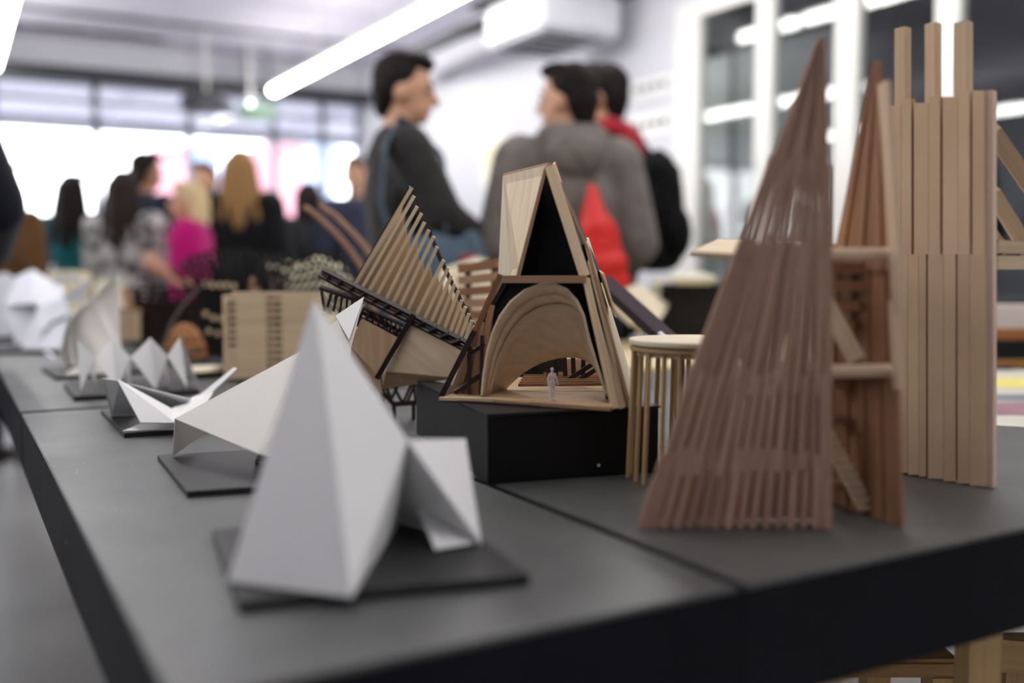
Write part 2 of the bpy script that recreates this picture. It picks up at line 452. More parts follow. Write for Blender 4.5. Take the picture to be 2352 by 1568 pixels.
# suspended tube lamps
LZ = 2.40
rows_ = [(2.38, 'row nearest the glass wall'), (0.36, 'middle row'), (-1.74, 'left row')]
for ri, (lx, rn) in enumerate(rows_):
    ye = [8.15, 8.15, 8.15][ri]; k = 0
    while ye > [-2.3, 0.6, 3.0][ri]:
        if ri == 1 and 4.2 < ye < 5.7: ye = 4.1
        L_ = 1.22
        od = ['first', 'second', 'third', 'fourth', 'fifth', 'sixth', 'seventh', 'eighth', 'ninth', 'tenth'][k]
        t = thing('tube_lamp', '%s hanging tube lamp from the window in the %s' % (od, rn), 'lamp', (lx, ye-L_/2, LZ), 0, 'tube lamps in the %s' % rn)
        box('housing', (lx-0.018, ye-L_, LZ+0.02), (lx+0.018, ye, LZ+0.055), M_house, t, 0.005)
        tb = bar('diffuser', (lx, ye-L_+0.01, LZ), (lx, ye-0.01, LZ), 0.075, 0.06, M_emit, t, (1, 0, 0), True)
        for yy in (ye-0.2, ye-L_+0.2):
            bar('wire', (lx, yy, LZ+0.055), (lx, yy, RZ), 0.006, 0.006, M_house, t)
        ye -= L_+0.06; k += 1
# round spot lamp + exit board near the rail, projector
t = thing('spot_lamp', 'small round glowing spot lamp under the black rail', 'lamp', P(575, 237, 8.0))
c = P(575, 237, 8.0)
bm = bmesh.new(); bmesh.ops.create_uvsphere(bm, u_segments=16, v_segments=10, radius=0.016)
me = bpy.data.meshes.new('bulb'); bm.to_mesh(me); bm.free()
link('bulb', me, Matrix.Translation(c), emit_mat('spot glow', (240, 255, 235), 5), t)
bar('stem', c+Vector((0, 0, 0.03)), Vector((c.x, c.y, RZ)), 0.025, 0.025, M_house, t, None, True)
bar('collar', c+Vector((0, 0, 0.02)), c+Vector((0, 0, 0.07)), 0.07, 0.07, M_house, t, None, True)
c = P(590, 258, 8.05)
t = thing('exit_board', 'small dull green board hanging under the black rail', 'sign', c)
obox('board', c-RIGHT*0.14-Vector((0, 0, 0.06)), RIGHT, FWD, 0.28, 0.02, 0.13, mat('dull green board', (150, 176, 158), (140, 166, 148), 0.6), t, 0.004)
for s in (-1, 1): bar('hanger', c+RIGHT*0.1*s+Vector((0, 0, 0.07)), Vector((c.x+RIGHT.x*0.1*s, c.y+RIGHT.y*0.1*s, RZ)), 0.008, 0.008, M_rail, t)
c = P(475, 238, 7.6)
t = thing('projector', 'dark grey projector hanging from the ceiling before the far windows', 'projector', c)
M_proj = mat('dark grey plastic', (78, 78, 88), (68, 68, 78), 0.5)
obox('body', c-RIGHT*0.17-FWD*0.13-Vector((0, 0, 0.07)), RIGHT, FWD, 0.34, 0.26, 0.12, M_proj, t, 0.02)
bar('lens', c-FWD*0.13-RIGHT*0.08, c-FWD*0.17-RIGHT*0.08, 0.08, 0.08, M_rail, t, None, True)
obox('top_plate', c-RIGHT*0.1-FWD*0.1+Vector((0, 0, 0.05)), RIGHT, FWD, 0.2, 0.2, 0.03, M_rail, t, 0.004)
bar('pole', c+Vector((0, 0, 0.07)), Vector((c.x, c.y, RZ)), 0.02, 0.02, M_house, t, None, True)
# ventilation unit by the right wall
c = P(1285, 62, 5.55)
t = thing('ventilation_unit', 'pale boxy ventilation unit hanging in a dark bracket near the right wall', 'air conditioner', c)
M_vent = mat('pale vent metal', (214, 216, 224), (204, 206, 214), 0.5)
vx0, vx1, vy0, vy1 = 2.70, 3.20, c.y-0.32, c.y+0.30
box('casing', (vx0, vy0, c.z-0.10), (vx1, vy1, c.z+0.12), M_vent, t, 0.02)
for k in range(5):
    box('grille_slat', (vx0+0.08, vy0+0.08+k*0.12, c.z-0.112), (vx1-0.08, vy0+0.11+k*0.12, c.z-0.10), M_rail, t)
box('bracket', (vx0-0.06, vy0-0.06, c.z+0.12), (vx1+0.06, vy1+0.06, c.z+0.16), M_rail, t)
for sx in (vx0, vx1):
    for sy in (vy0, vy1):
        bar('hanger', (sx, sy, c.z+0.16), (sx, sy, RZ), 0.02, 0.02, M_rail, t)
tube('duct_pipe', [Vector((vx0+.1, vy1, c.z+0.08)), Vector((vx0+.05, vy1+0.4, c.z+0.08)), Vector((vx0+.1, vy1+1.3, c.z+0.1)), Vector((RX-.1, vy1+2.0, c.z+0.1))], 0.045, M_rail, t)
# conduits and shallow joints on the concrete ceiling
for k, (px, py, ex, lab) in enumerate(((100, 22, 3.2, 'thin grey conduit pipe crossing the ceiling, nearest the camera'),
                                      (60, 60, 0.95, 'short dark conduit pipe on the ceiling above the left tube lamp'))):
    c = on_z(px, py, RZ-0.02)
    t = thing('ceiling_conduit', lab, 'pipe', (c.x+1, c.y, RZ-0.02))
    bar('pipe', (c.x-0.5, c.y, RZ-0.018), (c.x+ex, c.y, RZ-0.018), 0.03, 0.03, M_rail if k else M_proj, t, (0, 1, 0), True)
    for q in range(4):
        x = lerp(c.x-0.4, c.x+ex-0.1, q/3)
        box('clip', (x-0.015, c.y-0.03, RZ-0.012), (x+0.015, c.y+0.03, RZ), M_house, t)

# ================================================================ TABLES
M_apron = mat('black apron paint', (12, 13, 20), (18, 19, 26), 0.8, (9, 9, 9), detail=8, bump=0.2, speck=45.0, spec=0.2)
M_oak = mat('pale wooden trestle', (206, 172, 120), (186, 150, 98), 0.55, BAR, rnd=0.08)
def table(label, x0, x1, y0, y1, legs=True):
    t = thing('display_table', label, 'table', ((x0+x1)/2, (y0+y1)/2, 0))
    box('top', (x0 if x0 < .2 else x0+.005, y0, 0.746), (x1 if x1 > .6 else x1-.005, y1, 0.75), M_table, t, 0.001)
    fz = 0.746 if y0 < 1 else 0.738
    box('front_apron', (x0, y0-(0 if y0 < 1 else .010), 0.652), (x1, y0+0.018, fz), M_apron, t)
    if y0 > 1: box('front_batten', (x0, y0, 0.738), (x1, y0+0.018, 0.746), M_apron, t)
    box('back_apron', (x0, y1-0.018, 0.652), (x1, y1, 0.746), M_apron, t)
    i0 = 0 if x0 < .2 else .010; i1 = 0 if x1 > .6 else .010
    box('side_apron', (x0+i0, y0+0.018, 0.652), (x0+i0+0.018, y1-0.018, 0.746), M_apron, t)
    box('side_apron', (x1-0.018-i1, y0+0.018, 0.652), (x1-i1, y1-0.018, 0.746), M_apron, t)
    for lx in (max(x0+0.08, 0.33), x1-0.08):
        for ly in (y0+0.22, y1-0.18):
            box('leg', (lx-0.022, ly-0.022, 0), (lx+0.022, ly+0.022, 0.746), M_oak, t)
    return t
table('black painted display table along the left aisle, nearest the camera', 0.105, 0.5335, 0.58, 1.868)
tb2 = table('black painted display table carrying the wooden spires at the right', 0.5345, 1.95, 0.58, 1.868)
q_ = P(2246, 1500, 1.13)
bar('leg', (q_.x, q_.y, 0), (q_.x, q_.y, 0.746), 0.036, 0.036, M_oak, tb2, RIGHT)
table('black painted display table further back carrying the small white paper models', 0.105, 1.06, 1.892, 3.95)
# wooden stool under the right table
c = P(2110, 1545, 1.34)
t = thing('wooden_stool', 'pale wooden stool tucked under the right black table', 'stool', (c.x, c.y, 0))
u, v = RIGHT, FWD
SZ = c.z
obox('seat', Vector((c.x, c.y, SZ))-u*0.17-v*0.02, u, v, 0.22, 0.28, 0.025, mat('stool seat wood', (176, 134, 84), (156, 114, 66), 0.55, PAN), t, 0.005)
for du in (0.01, 0.19):
    for dv in (0.0, 0.24):
        p = Vector((c.x, c.y, 0))+u*(du-0.16)+v*dv
        bar('leg', p, p+Vector((0, 0, SZ)), 0.038, 0.038, M_oak, t, u)
for dv in (0.0, 0.24):
    p = Vector((c.x, c.y, 0.2))+v*dv
    bar('stretcher', p-u*0.15, p+u*0.03, 0.03, 0.02, M_oak, t, (0, 0, 1))
c2 = P(2296, 1500, 1.36)
t = thing('wooden_crate_rack', 'pale wooden slatted rack under the right black table, cut by the frame edge', 'rack', (c2.x, c2.y, 0))
for k in range(3):
    z = c2.z-0.16*k
    bar('rail', Vector((c2.x, c2.y, z))-u*0.0, Vector((c2.x, c2.y, z))+u*0.5-v*0.12, 0.045, 0.02, M_oak, t, (0, 0, 1))
for s in (0.03, 0.46):
    p = Vector((c2.x, c2.y, 0))+u*s-v*(0.12*s/0.5)+v*0.022
    bar('post', p, Vector((p.x, p.y, c2.z+0.02)), 0.035, 0.02, M_oak, t, u)
# pale wooden table behind the A-frame and a white one far left
M_ply = mat('pale plywood', (222, 204, 168), (208, 188, 150), 0.5, (2, 20, 20))
def ptable(label, x0, x1, y0, y1, m, z=0.75):
    t = thing('exhibition_table', label, 'table', ((x0+x1)/2, (y0+y1)/2, 0))
    box('top', (x0, y0, z-0.03), (x1, y1, z), m, t, 0.003)
    for lx in (x0+0.06, x1-0.06):
        for ly in (y0+0.06, y1-0.06):
            box('leg', (lx-0.025, ly-0.025, 0), (lx+0.025, ly+0.025, z-0.03), M_oak, t)
ptable('pale plywood table behind the A-frame model', 1.15, 3.1, 1.95, 2.68, M_ply)
ptable('white topped table among the far visitors', -0.5, 1.35, 4.25, 4.85, mat('white laminate', (228, 226, 222), (218, 216, 212), 0.5))
# ================================================================ MODELS
TZ = 0.75
def card(pts, parent, t=0.006, m=None):
    """black base card: pts are pixel corners of its lower outline on the table"""
    q = [on_z(px, py, TZ) for px, py in pts]
    q = [Vector((p.x, p.y, TZ+t/2)) for p in q]
    return panel('base_board', q, t, m or M_black, parent)
def par(a, b, c):
    """fourth corner pixel-free: parallelogram from ground pixels a(left-back) b(front-left) c(front-right)"""
    A, B, C_ = [on_z(*q, TZ) for q in (a, b, c)]
    return [A, B, C_, C_+(A-B)]
def card_par(a, b, c, parent, t=0.006, m=None):
    q = [Vector((p.x, p.y, TZ+t/2)) for p in par(a, b, c)]
    return panel('base_board', q, t, m or M_black, parent)
def gpt(px, py, up=0.0065): return on_z(px, py, TZ+up)
# ---- 1 tall white folded pyramid, nearest
t = thing('folded_paper_model', 'tall white folded paper pyramid on a black card, nearest and most blurred', 'paper model', on_z(800, 1330))
card_par((488, 1236), (548, 1408), (1216, 1342), t, 0.008)
L_, M_, T_, V_ = gpt(524, 1336, .009), gpt(806, 1372, .009), gpt(1104, 1249, .009), gpt(918, 1196, .009)
A_ = P(722, 688, 0.86); R_ = P(934, 1010, 0.865); Q_ = P(1068, 1008, 0.96); K_ = gpt(640, 1225, .009)
TH = 0.0016
for pts in ((A_, L_, M_), (A_, M_, R_), (A_, L_, K_), (A_, K_, R_), (M_, R_, V_), (R_, V_, T_), (R_, Q_, T_)):
    panel('folded_panel', pts, TH, M_paper, t)
panel('folded_panel', [gpt(955, 1165, .03), gpt(1088, 1247, .01), gpt(1000, 1262, .010)], TH, M_paper, t)
# ---- 2 white folded plane model behind it
t = thing('folded_paper_model', 'warm white folded paper model with an upturned tip, half hidden by the tall pyramid', 'paper model', on_z(560, 1080))
card_par((362, 1057), (430, 1143), (760, 1120), t, 0.007)
a, b, c = P(402, 962, 1.27), gpt(396, 1047, .008), P(474, 992, 1.33)
e, f, g, h = P(690, 808, 1.28), P(592, 1042, 1.14), P(836, 682, 1.36), P(806, 800, 1.30)
k = gpt(640, 1060, .008); l = gpt(790, 1085, .008)
panel('folded_panel', (a, b, c), TH, M_paper2, t)
panel('folded_panel', (a, f, e), TH, M_paper2, t)
panel('folded_panel', (e, f, h), TH, M_paper2, t)
panel('folded_panel', (e, h, g), TH, M_paper2, t)
panel('folded_panel', (f, l, h), TH, M_paper2, t)
panel('folded_panel', (P(770, 726, 1.33), P(802, 780, 1.30), g), TH, M_paper, t)
panel('folded_panel', (f, gpt(585, 1058, .008), l), TH, M_paper2, t)
# ---- 3 small sharp white model
t = thing('folded_paper_model', 'small crisp white folded card model with grey inside and a thin raised tail', 'paper model', on_z(340, 970))
card_par((232, 951), (286, 1006), (560, 985), t, 0.007)
g0 = 0.008
a, b, c, d = P(235, 868, 1.57), gpt(256, 953, g0), gpt(318, 952, g0), P(276, 874, 1.555)
panel('folded_panel', (a, b, c, d), TH, M_paper, t)
e, f, h = P(269, 871, 1.535), P(323, 971, 1.465), P(402, 971, 1.465)
i_ = P(393, 938, 1.56)
panel('folded_panel', (e, f, h, i_), TH, M_paper, t)
panel('folded_panel', (gpt(282, 990, g0), P(324, 973, 1.53), P(402, 974, 1.53), gpt(420, 985, g0)), TH, M_paper, t)
j, k2 = P(292, 880, 1.55), P(440, 917, 1.57)
panel('folded_panel', (j, P(395, 940, 1.64), k2), TH, M_paper, t)
panel('folded_panel', (i_, h, P(470, 935, 1.52), P(490, 900, 1.60), P(452, 908, 1.64)), TH, M_paper, t)
panel('folded_panel', (P(453, 912, 1.64), P(482, 906, 1.60), P(546, 847, 1.58), P(538, 844, 1.60)), TH, M_paper, t)
# ---- 4 zigzag star canopy
t = thing('folded_paper_model', 'white zigzag folded paper canopy standing on pointed feet', 'paper model', on_z(300, 890))
card_par((148, 890), (170, 921), (458, 906), t, 0.009)
dz = 1.93
def z4(px, py, off=0.0): return P(px, py, dz+off)
tops = [(178, 783), (258, 778), (345, 775), (413, 775)]
feet = [(186, 897), (268, 897), (358, 895), (430, 891)]
vals = [(217, 822), (300, 820), (384, 818)]
G4 = [gpt(*q, .0095) for q in feet]
for off in (0.0, 0.07):
    F4 = [p+FWD*off for p in G4]
    T4 = [z4(*q, 0.03) if off == 0 else z4(*q, 0.045) for q in tops]
    V4 = [z4(*q, off*0.9) for q in vals]
    for q in range(4):
        if q > 0: panel('folded_panel', (T4[q], V4[q-1], F4[q]), 0.0012, M_paper, t)
        if q < 3: panel('folded_panel', (T4[q], F4[q], V4[q]), 0.0012, M_paper, t)
# ---- 5 shell of crescent blades
t = thing('paper_shell_model', 'ivory paper model of stacked curved crescent blades rising to a point', 'paper model', on_z(200, 860))
card_par((95, 851), (128, 873), (330, 858), t, 0.008)
CV = [[(163, 722), (150, 758), (142, 796), (144, 826), (152, 848)],
      [(186, 702), (166, 744), (162, 788), (167, 822), (178, 850)],
      [(214, 680), (189, 716), (187, 752), (202, 790), (228, 838)],
      [(268, 632), (218, 680), (215, 716), (236, 752), (274, 800)],
      [(272, 632), (273, 676), (274, 716), (275, 760), (284, 836)]]
def cvp(c, v):
    f = v*4; i_ = min(int(f), 3); w_ = f-i_
    p0, p1 = c[max(i_-1, 0)], c[i_]; p2, p3 = c[i_+1], c[min(i_+2, 4)]
    return [0.5*(2*p1[m_]+(p2[m_]-p0[m_])*w_+(2*p0[m_]-5*p1[m_]+4*p2[m_]-p3[m_])*w_*w_+(3*p1[m_]-p0[m_]-3*p2[m_]+p3[m_])*w_**3) for m_ in (0, 1)]
for q in range(4):
    rows = []
    for r in range(13):
        v_ = r/12
        a_, b_ = cvp(CV[q], v_), cvp(CV[q+1], v_)
        ex = 0 if q == 3 else 14*math.sin(math.pi*min(v_+.08, 1))
        row = []
        for u_ in range(5):
            uu = u_/4
            row.append(P(lerp(a_[0], b_[0]+ex, uu), lerp(a_[1], b_[1], uu), 2.32-.03*q+(.13*math.sin(uu*1.7) if q < 3 else .05*uu)))
        rows.append(row)
    loft('blade', rows, 0.002, M_paper2, t)
panel('front_panel', [P(150, 858, 2.27), P(232, 858, 2.24), P(284, 838, 2.26), P(276, 795, 2.27), P(225, 815, 2.26)], 0.002, M_paper2, t)
panel('floor_panel', [gpt(148, 860, .009), gpt(250, 856, .009), gpt(285, 842, .009), gpt(170, 845, .009)], 0.002, M_paper2, t)
# ---- 6 white origami group on the far left
t = thing('origami_polyhedron', 'bluish white faceted paper polyhedron at the far left of the table', 'paper model', on_z(60, 790))
card_par((-60, 790), (-50, 815), (150, 812), t, 0.01)
a, b, c, e = P(75, 618, 3.22), P(8, 702, 3.10), P(78, 696, 3.04), P(150, 664, 3.24)
g, h, k, l = gpt(36, 790, .011), gpt(96, 790, .011), P(128, 716, 3.07), P(40, 634, 3.32)
for pts in ((b, a, c), (a, e, c), (c, e, k), (b, c, k), (b, k, h, g), (a, b, l), (k, e, h)):
    panel('facet', pts, 0.0016, M_paperblue, t)
t = thing('origami_polyhedron', 'leaning white paper facets with a grey ribbon, beside the shell of blades', 'paper model', on_z(100, 806))
g0 = gpt(46, 806, .003); g1 = gpt(100, 808, .003); g2 = gpt(158, 806, .003)
p_, q_, r_ = P(88, 704, 2.99), P(152, 679, 3.02), P(156, 736, 2.94)
for pts in ((p_, r_, q_), (g0, g1, r_, p_), (g1, g2, r_), (q_, r_, P(170, 760, 3.02))):
    panel('facet', pts, 0.0016, M_paperblue, t)
tube('ribbon', [P(92, 800, 2.88), P(100, 765, 2.90), P(120, 742, 2.91), P(156, 728, 2.92)], 0, mat('grey ribbon paper', (150, 152, 164), (140, 142, 154), 0.7), t, flat=(0.012, 0.001, (0, 0, 1)))
tube('ribbon', [P(105, 806, 2.82), P(125, 822, 2.70), P(146, 832, 2.62)], 0, M_paperblue, t, flat=(0.012, 0.001, RIGHT))
tube('ribbon', [P(*q, 2.95) for q in ((122, 650), (146, 638), (180, 641), (192, 662), (176, 684), (150, 690))], 0, M_paperblue, t, flat=(0.014, 0.001, (0, 0, 1)))
tube('ribbon', [P(*q, 2.9) for q in ((150, 690), (182, 668), (204, 650))], 0, M_paperblue, t, flat=(0.016, 0.001, (0, 0, 1)))
tube('ribbon', [P(*q, 2.9) for q in ((165, 668), (185, 684), (205, 700))], 0, M_paperblue, t, flat=(0.012, 0.001, (0, 0, 1)))
# white crumpled one behind, at the frame edge
t = thing('origami_polyhedron', 'white paper facets cut off by the left frame edge', 'paper model', on_z(-20, 760))
for pts in (((-40, 640), (12, 625), (22, 690), (-30, 720)), ((22, 690), (-30, 720), (-20, 775), (30, 770)), ((12, 625), (40, 640), (22, 690))):
    panel('facet', [P(x, y, 3.35+0.003*(x-0)) for x, y in pts], 0.002, M_paperblue, t)
card_par((-70, 768), (-60, 782), (70, 778), t, 0.01)
# ---- 7 dark brown lattice block
def latbox(t, px0, px1, py0, py1, d, depth, nx, nz, wob, wbar, m, skew=0.0, face='both', topcurve=None):
    segs = []
    for off in (0, depth):
        for i in range(nx+1):
            x = lerp(px0, px1, i/nx)
            yt = py0+(topcurve(i/nx) if topcurve else 0)
            segs.append((P(x+random.uniform(-wob, wob), py1, d+off), P(x+skew*(1 if i % 2 else -1)+random.uniform(-wob, wob), yt+random.uniform(-wob, wob), d+off)))
        for j in range(nz+1):
            f = j/nz
            for i in range(nx):
                ya = lerp(py1, py0+(topcurve(i/nx) if topcurve else 0), f); yb = lerp(py1, py0+(topcurve((i+1)/nx) if topcurve else 0), f)
                segs.append((P(lerp(px0, px1, i/nx), ya, d+off), P(lerp(px0, px1, (i+1)/nx), yb, d+off)))
    for i in range(nx+1):
        x = lerp(px0, px1, i/nx); yt = py0+(topcurve(i/nx) if topcurve else 0)
        segs.append((P(x, yt, d), P(x, yt, d+depth)))
        segs.append((P(x, lerp(yt, py1, .5), d), P(x, lerp(yt, py1, .5), d+depth)))
    return bars_mesh('lattice', segs, wbar, m, t)
t = thing('lattice_model', 'dark red brown stick lattice block behind the zigzag canopy', 'wooden model', on_z(390, 785))
latbox(t, 306, 480, 662, 784, 3.05, 0.18, 16, 9, 2.0, 0.0075, M_darklat, 5, topcurve=lambda u: 6*math.sin(u*5))
card_par((270, 775), (285, 790), (500, 786), t, 0.008)
panel('core_board', [P(x, y, 3.14) for x, y in ((315, 690), (470, 690), (470, 778), (315, 778))], .004, M_darklat, t)
t = thing('tan_block_model', 'small tan wooden block model with slit sides behind the shell of blades', 'wooden model', on_z(290, 790))
for k in range(7):
    bar('slat', P(262+k*9, 782, 3.0), P(262+k*9, 715, 3.0), 0.008, 0.03, M_bar_p, t)
bar('cap_rail', P(256, 712, 3.0), P(322, 712, 3.0), 0.03, 0.012, M_bar_d, t, FWD)
bar('post', P(298, 712, 3.02), P(290, 660, 3.02), 0.02, 0.02, M_bar_d, t)
obox('base_board', on_z(250, 792), RIGHT, FWD, 0.10, 0.06, 0.008, M_black, t)
# ---- 8 black grid shell
t = thing('lattice_model', 'tall black stick grid shell with flaring spiky sides', 'wooden model', on_z(555, 810))
latbox(t, 462, 650, 668, 806, 2.72, 0.14, 16, 8, 1.5, 0.0075, M_blacklat, 3, topcurve=lambda u: -10*math.sin(u*math.pi))
segs = []
for i in range(15):
    u_ = i/14
    x0 = lerp(470, 640, u_); x1 = lerp(425, 668, u_)
    y1 = 600-26*math.sin(u_*math.pi)+random.uniform(-8, 8)
    segs.append((P(x0, 700, 2.80), P(x1, y1, 2.86)))
    segs.append((P(x0, 700, 2.80), P(lerp(x1, 555, -.25), y1+8, 2.78)))
for j in range(7):
    f = j/6
    pts = [P(lerp(lerp(470, 640, k/8), lerp(425, 668, k/8), f), lerp(700, 600-26*math.sin(k/8*math.pi), f)-3, 2.80+.05*f) for k in range(9)]
    segs += list(zip(pts, pts[1:]))
bars_mesh('flared_lattice', segs, 0.0085, M_blacklat, t)
panel('core_board', [P(x, y, 2.84) for x, y in ((470, 680), (642, 680), (642, 800), (470, 800))], .004, M_blacklat, t)
card_par((440, 800), (452, 818), (660, 812), t, 0.01)
for k, (x, y) in enumerate(((472, 652), (488, 655), (505, 655), (521, 655), (538, 657), (472, 720), (490, 730), (508, 732), (480, 760), (500, 765))):
    bar('peg', P(x, y+6, 2.70), P(x, y-6, 2.70), 0.009, 0.009, M_bar_p, t)
bar('tan_post', P(575, 690, 2.72), P(580, 640, 2.70), 0.012, 0.012, M_bar_d, t)
bar('tan_post', P(588, 690, 2.71), P(590, 662, 2.70), 0.014, 0.014, M_bar_d, t)
# ---- 9 grey curved strip with amber basket
t = thing('dome_model', 'small amber woven basket model under a grey curved strip', 'model', on_z(430, 830))
M_strip = mat('grey plastic strip', (120, 122, 124), (104, 106, 108), 0.25)
M_amber = mat('amber cane', (186, 128, 78), (150, 98, 56), 0.5, (30, 30, 30), rnd=.1)
tube('curved_strip', [P(x, y, 2.55) for x, y in ((378, 800), (384, 770), (396, 738), (415, 708), (438, 680), (462, 658), (482, 645))], 0, M_strip, t, flat=(0.02, 0.003, FWD))
cc = on_z(425, 832); R0 = 0.052
for k in range(8):
    a = k*math.pi/8
    pts = [cc+Vector((math.cos(a)*R0*math.cos(b), math.sin(a)*R0*math.cos(b), 0.012+0.085*math.sin(b))) for b in [q*math.pi/12 for q in range(13)]]
    tube('rib', pts, 0.004, M_amber, t, 6)
for z, rr in ((0.018, 1.0), (0.045, .93), (0.07, .72)):
    tube('hoop', [cc+Vector((math.cos(a)*R0*rr, math.sin(a)*R0*rr, z)) for a in [q*2*math.pi/20 for q in range(21)]], 0.0045, M_amber, t, 6)
bar('base_disc', cc+Vector((0, 0, 0.0)), cc+Vector((0, 0, 0.010)), 0.12, 0.12, M_black, t, None, True)
# ---- 10 pale curved sheet on black board
t = thing('sheet_model', 'pale curved cream sheet lying on a black board beside the stick block', 'model', on_z(480, 850))
card_par((428, 842), (450, 868), (560, 862), t, 0.012)
rows = [[gpt(lerp(432, 515, u_)+0, lerp(842, 838, u_)+14*s_, .0145+0.020*u_*u_*(1-s_)) for u_ in (0, .25, .5, .75, 1)] for s_ in (0, .33, .66, 1)]
loft('cream_sheet', rows, 0.003, M_cream_p, t)
card_par((545, 872), (560, 885), (700, 880), t, 0.006)
# ---- 11 stacked stick block
t = thing('stick_block_model', 'square block of stacked pale sticks with rows of slots', 'wooden model', on_z(610, 872))
base = on_z(520, 868, TZ+.006); H_ = 0.178; NL = 24
u = RIGHT; v = FWD
def sx(px): return (px-520)/2311*2.22
cols = [(516, 548), (548, 606), (606, 652), (652, 722)]
lh = H_/NL
for i in range(NL):
    z = base.z+lh*(i+.5)
    o = Vector((base.x, base.y, z))
    rows_full = (i % 2 == 0)
    if rows_full:
        bar('stick', o+u*sx(516), o+u*sx(722), lh*.94, 0.008, M_bar_p, t, (0, 0, 1))
    else:
        bar('stick', o+u*sx(546), o+u*sx(612), lh*.94, 0.009, M_bar_p, t, (0, 0, 1))
        bar('stick', o+u*sx(648), o+u*sx(722), lh*.94, 0.009, M_bar_p, t, (0, 0, 1))
        bar('stick', o+u*sx(516), o+u*sx(524), lh*.94, 0.009, M_bar_p, t, (0, 0, 1))
        if i < 9: bar('stick', o+u*sx(524), o+u*sx(546), lh*.9, 0.004, M_bar_p, t, (0, 0, 1))
    for q, xx in enumerate((516, 718)):
        if rows_full != (q == 0):
            bar('stick', o+u*sx(xx+3)+v*.006, o+u*sx(xx+3)+v*.10, 0.008, lh*.94, M_bar_p, t, u)
    bar('stick', o+u*sx(516)+v*.104, o+u*sx(722)+v*.104, lh*.94, 0.008, M_bar_d, t, (0, 0, 1))
obox('inner_board', Vector((base.x, base.y, base.z))+u*sx(524)+v*.018, u, v, sx(716)-sx(524), .004, H_*.97, M_darklat, t)  # dark sheet added so the slots look shaded inside
bar('top_rail', Vector((base.x, base.y, base.z+H_+.003))+u*sx(538)+v*.004, Vector((base.x, base.y, base.z+H_+.003))+u*sx(735)+v*.004, 0.016, 0.008, M_bar_p, t, v)
for k in (565, 622, 690):
    bar('inner_post', Vector((base.x, base.y, base.z))+u*sx(k)+v*.012, Vector((base.x, base.y, base.z+H_))+u*sx(k)+v*.012, 0.012, 0.008, M_bar_d, t, u)
# ---- 12 cream dome with black net
t = thing('net_model', 'cream domed model under a black diamond net behind the sail model', 'model', on_z(740, 800))
rows = []
for i in range(8):
    b = i/7*math.pi/2
    rows.append([P(740+100*math.cos(b)*math.cos(a)*1.0, 790-215*math.sin(b)*(0.72+.28*math.sin(a*0+.9)), 2.95-0.10*math.sin(a)*math.cos(b)) for a in [k*math.pi/12 for k in range(13)]])
loft('dome', rows, 0.004, mat('cream shell', (236, 230, 200), (226, 218, 182), 0.7, (6, 6, 6)), t)
segs = []
for i in range(12):
    x0 = 622+i*16
    for dxx in (70, -36):
        pp = [P(x0+dxx*s+18*math.sin(s*2.4), 720-150*s+abs(x0-720)*0.16*s, 2.58) for s in (0, .25, .5, .75, 1)]
        segs += list(zip(pp, pp[1:]))
for j in range(6):
    pp = [P(lerp(628, 830, k/8), 712-26*j+abs(k-4)*2*j, 2.58) for k in range(9)]
    segs += list(zip(pp, pp[1:]))
bars_mesh('net', segs, 0.0062, M_blacklat, t)
for x in (625, 700, 780, 835):
    bar('net_post', on_z(x, 838, TZ+.004), P(x, 640, 2.58), 0.006, 0.006, M_dark, t)
obox('base_board', on_z(640, 812), RIGHT, FWD, 0.25, 0.2, 0.012, M_black, t)
# ---- 13 two bent strips
t = thing('bentwood_model', 'pair of bent brown wooden strips arching up behind the sail model', 'wooden model', on_z(840, 860))
M_bent = mat('bent brown wood', (170, 128, 100), (146, 104, 78), 0.55, (20, 60, 60), rnd=.06)
for q, pts in enumerate((((700, 474), (735, 500), (772, 535), (806, 575), (832, 615), (850, 660), (862, 720), (868, 800), (870, 856)),
                         ((735, 470), (770, 495), (806, 530), (842, 570), (870, 610), (890, 660), (902, 720), (908, 800), (910, 856)))):
    tube('bent_strip', [P(x, y, 2.30) for x, y in pts], 0, M_bent, t, flat=(0.022, 0.010, FWD))
bar('foot_rail', on_z(850, 862, TZ+.008), on_z(930, 862, TZ+.008), 0.03, 0.016, M_bar_b, t, FWD)
# ---- 14 sail model
t = thing('sail_slat_model', 'leaning sail shaped fan of pale slats on a dark stained frame', 'wooden model', on_z(960, 925))
M_slat = mat('cream wood slat', (242, 226, 196), (226, 206, 172), 0.6, BAR, rnd=0.04, spec=0.25)
def sd(px): return 1.50-(px-800)*0.00028
def sp(px, py, off=0.0): return P(px, py, sd(px)+off)
tp = [(944, 434), (951, 450), (958, 474), (968, 490), (975, 510), (985, 528), (996, 543), (1004, 566), (1019, 597), (1030, 614), (1037, 632), (1045, 651), (1053, 668), (1061, 689), (1069, 704), (1077, 720), (1084, 735), (1090, 748)]
bt = [(815, 653), (832, 660), (848, 667), (866, 677), (886, 688), (902, 697), (918, 705), (936, 714), (955, 724), (974, 733), (990, 741), (1005, 748), (1020, 756), (1034, 762), (1046, 768), (1058, 774), (1068, 779), (1076, 783)]
for (x1, y1), (x0, y0) in zip(tp, bt):
    bar('slat', sp(x0, y0), sp(x1, y1), 0.0050, 0.004, M_slat, t)
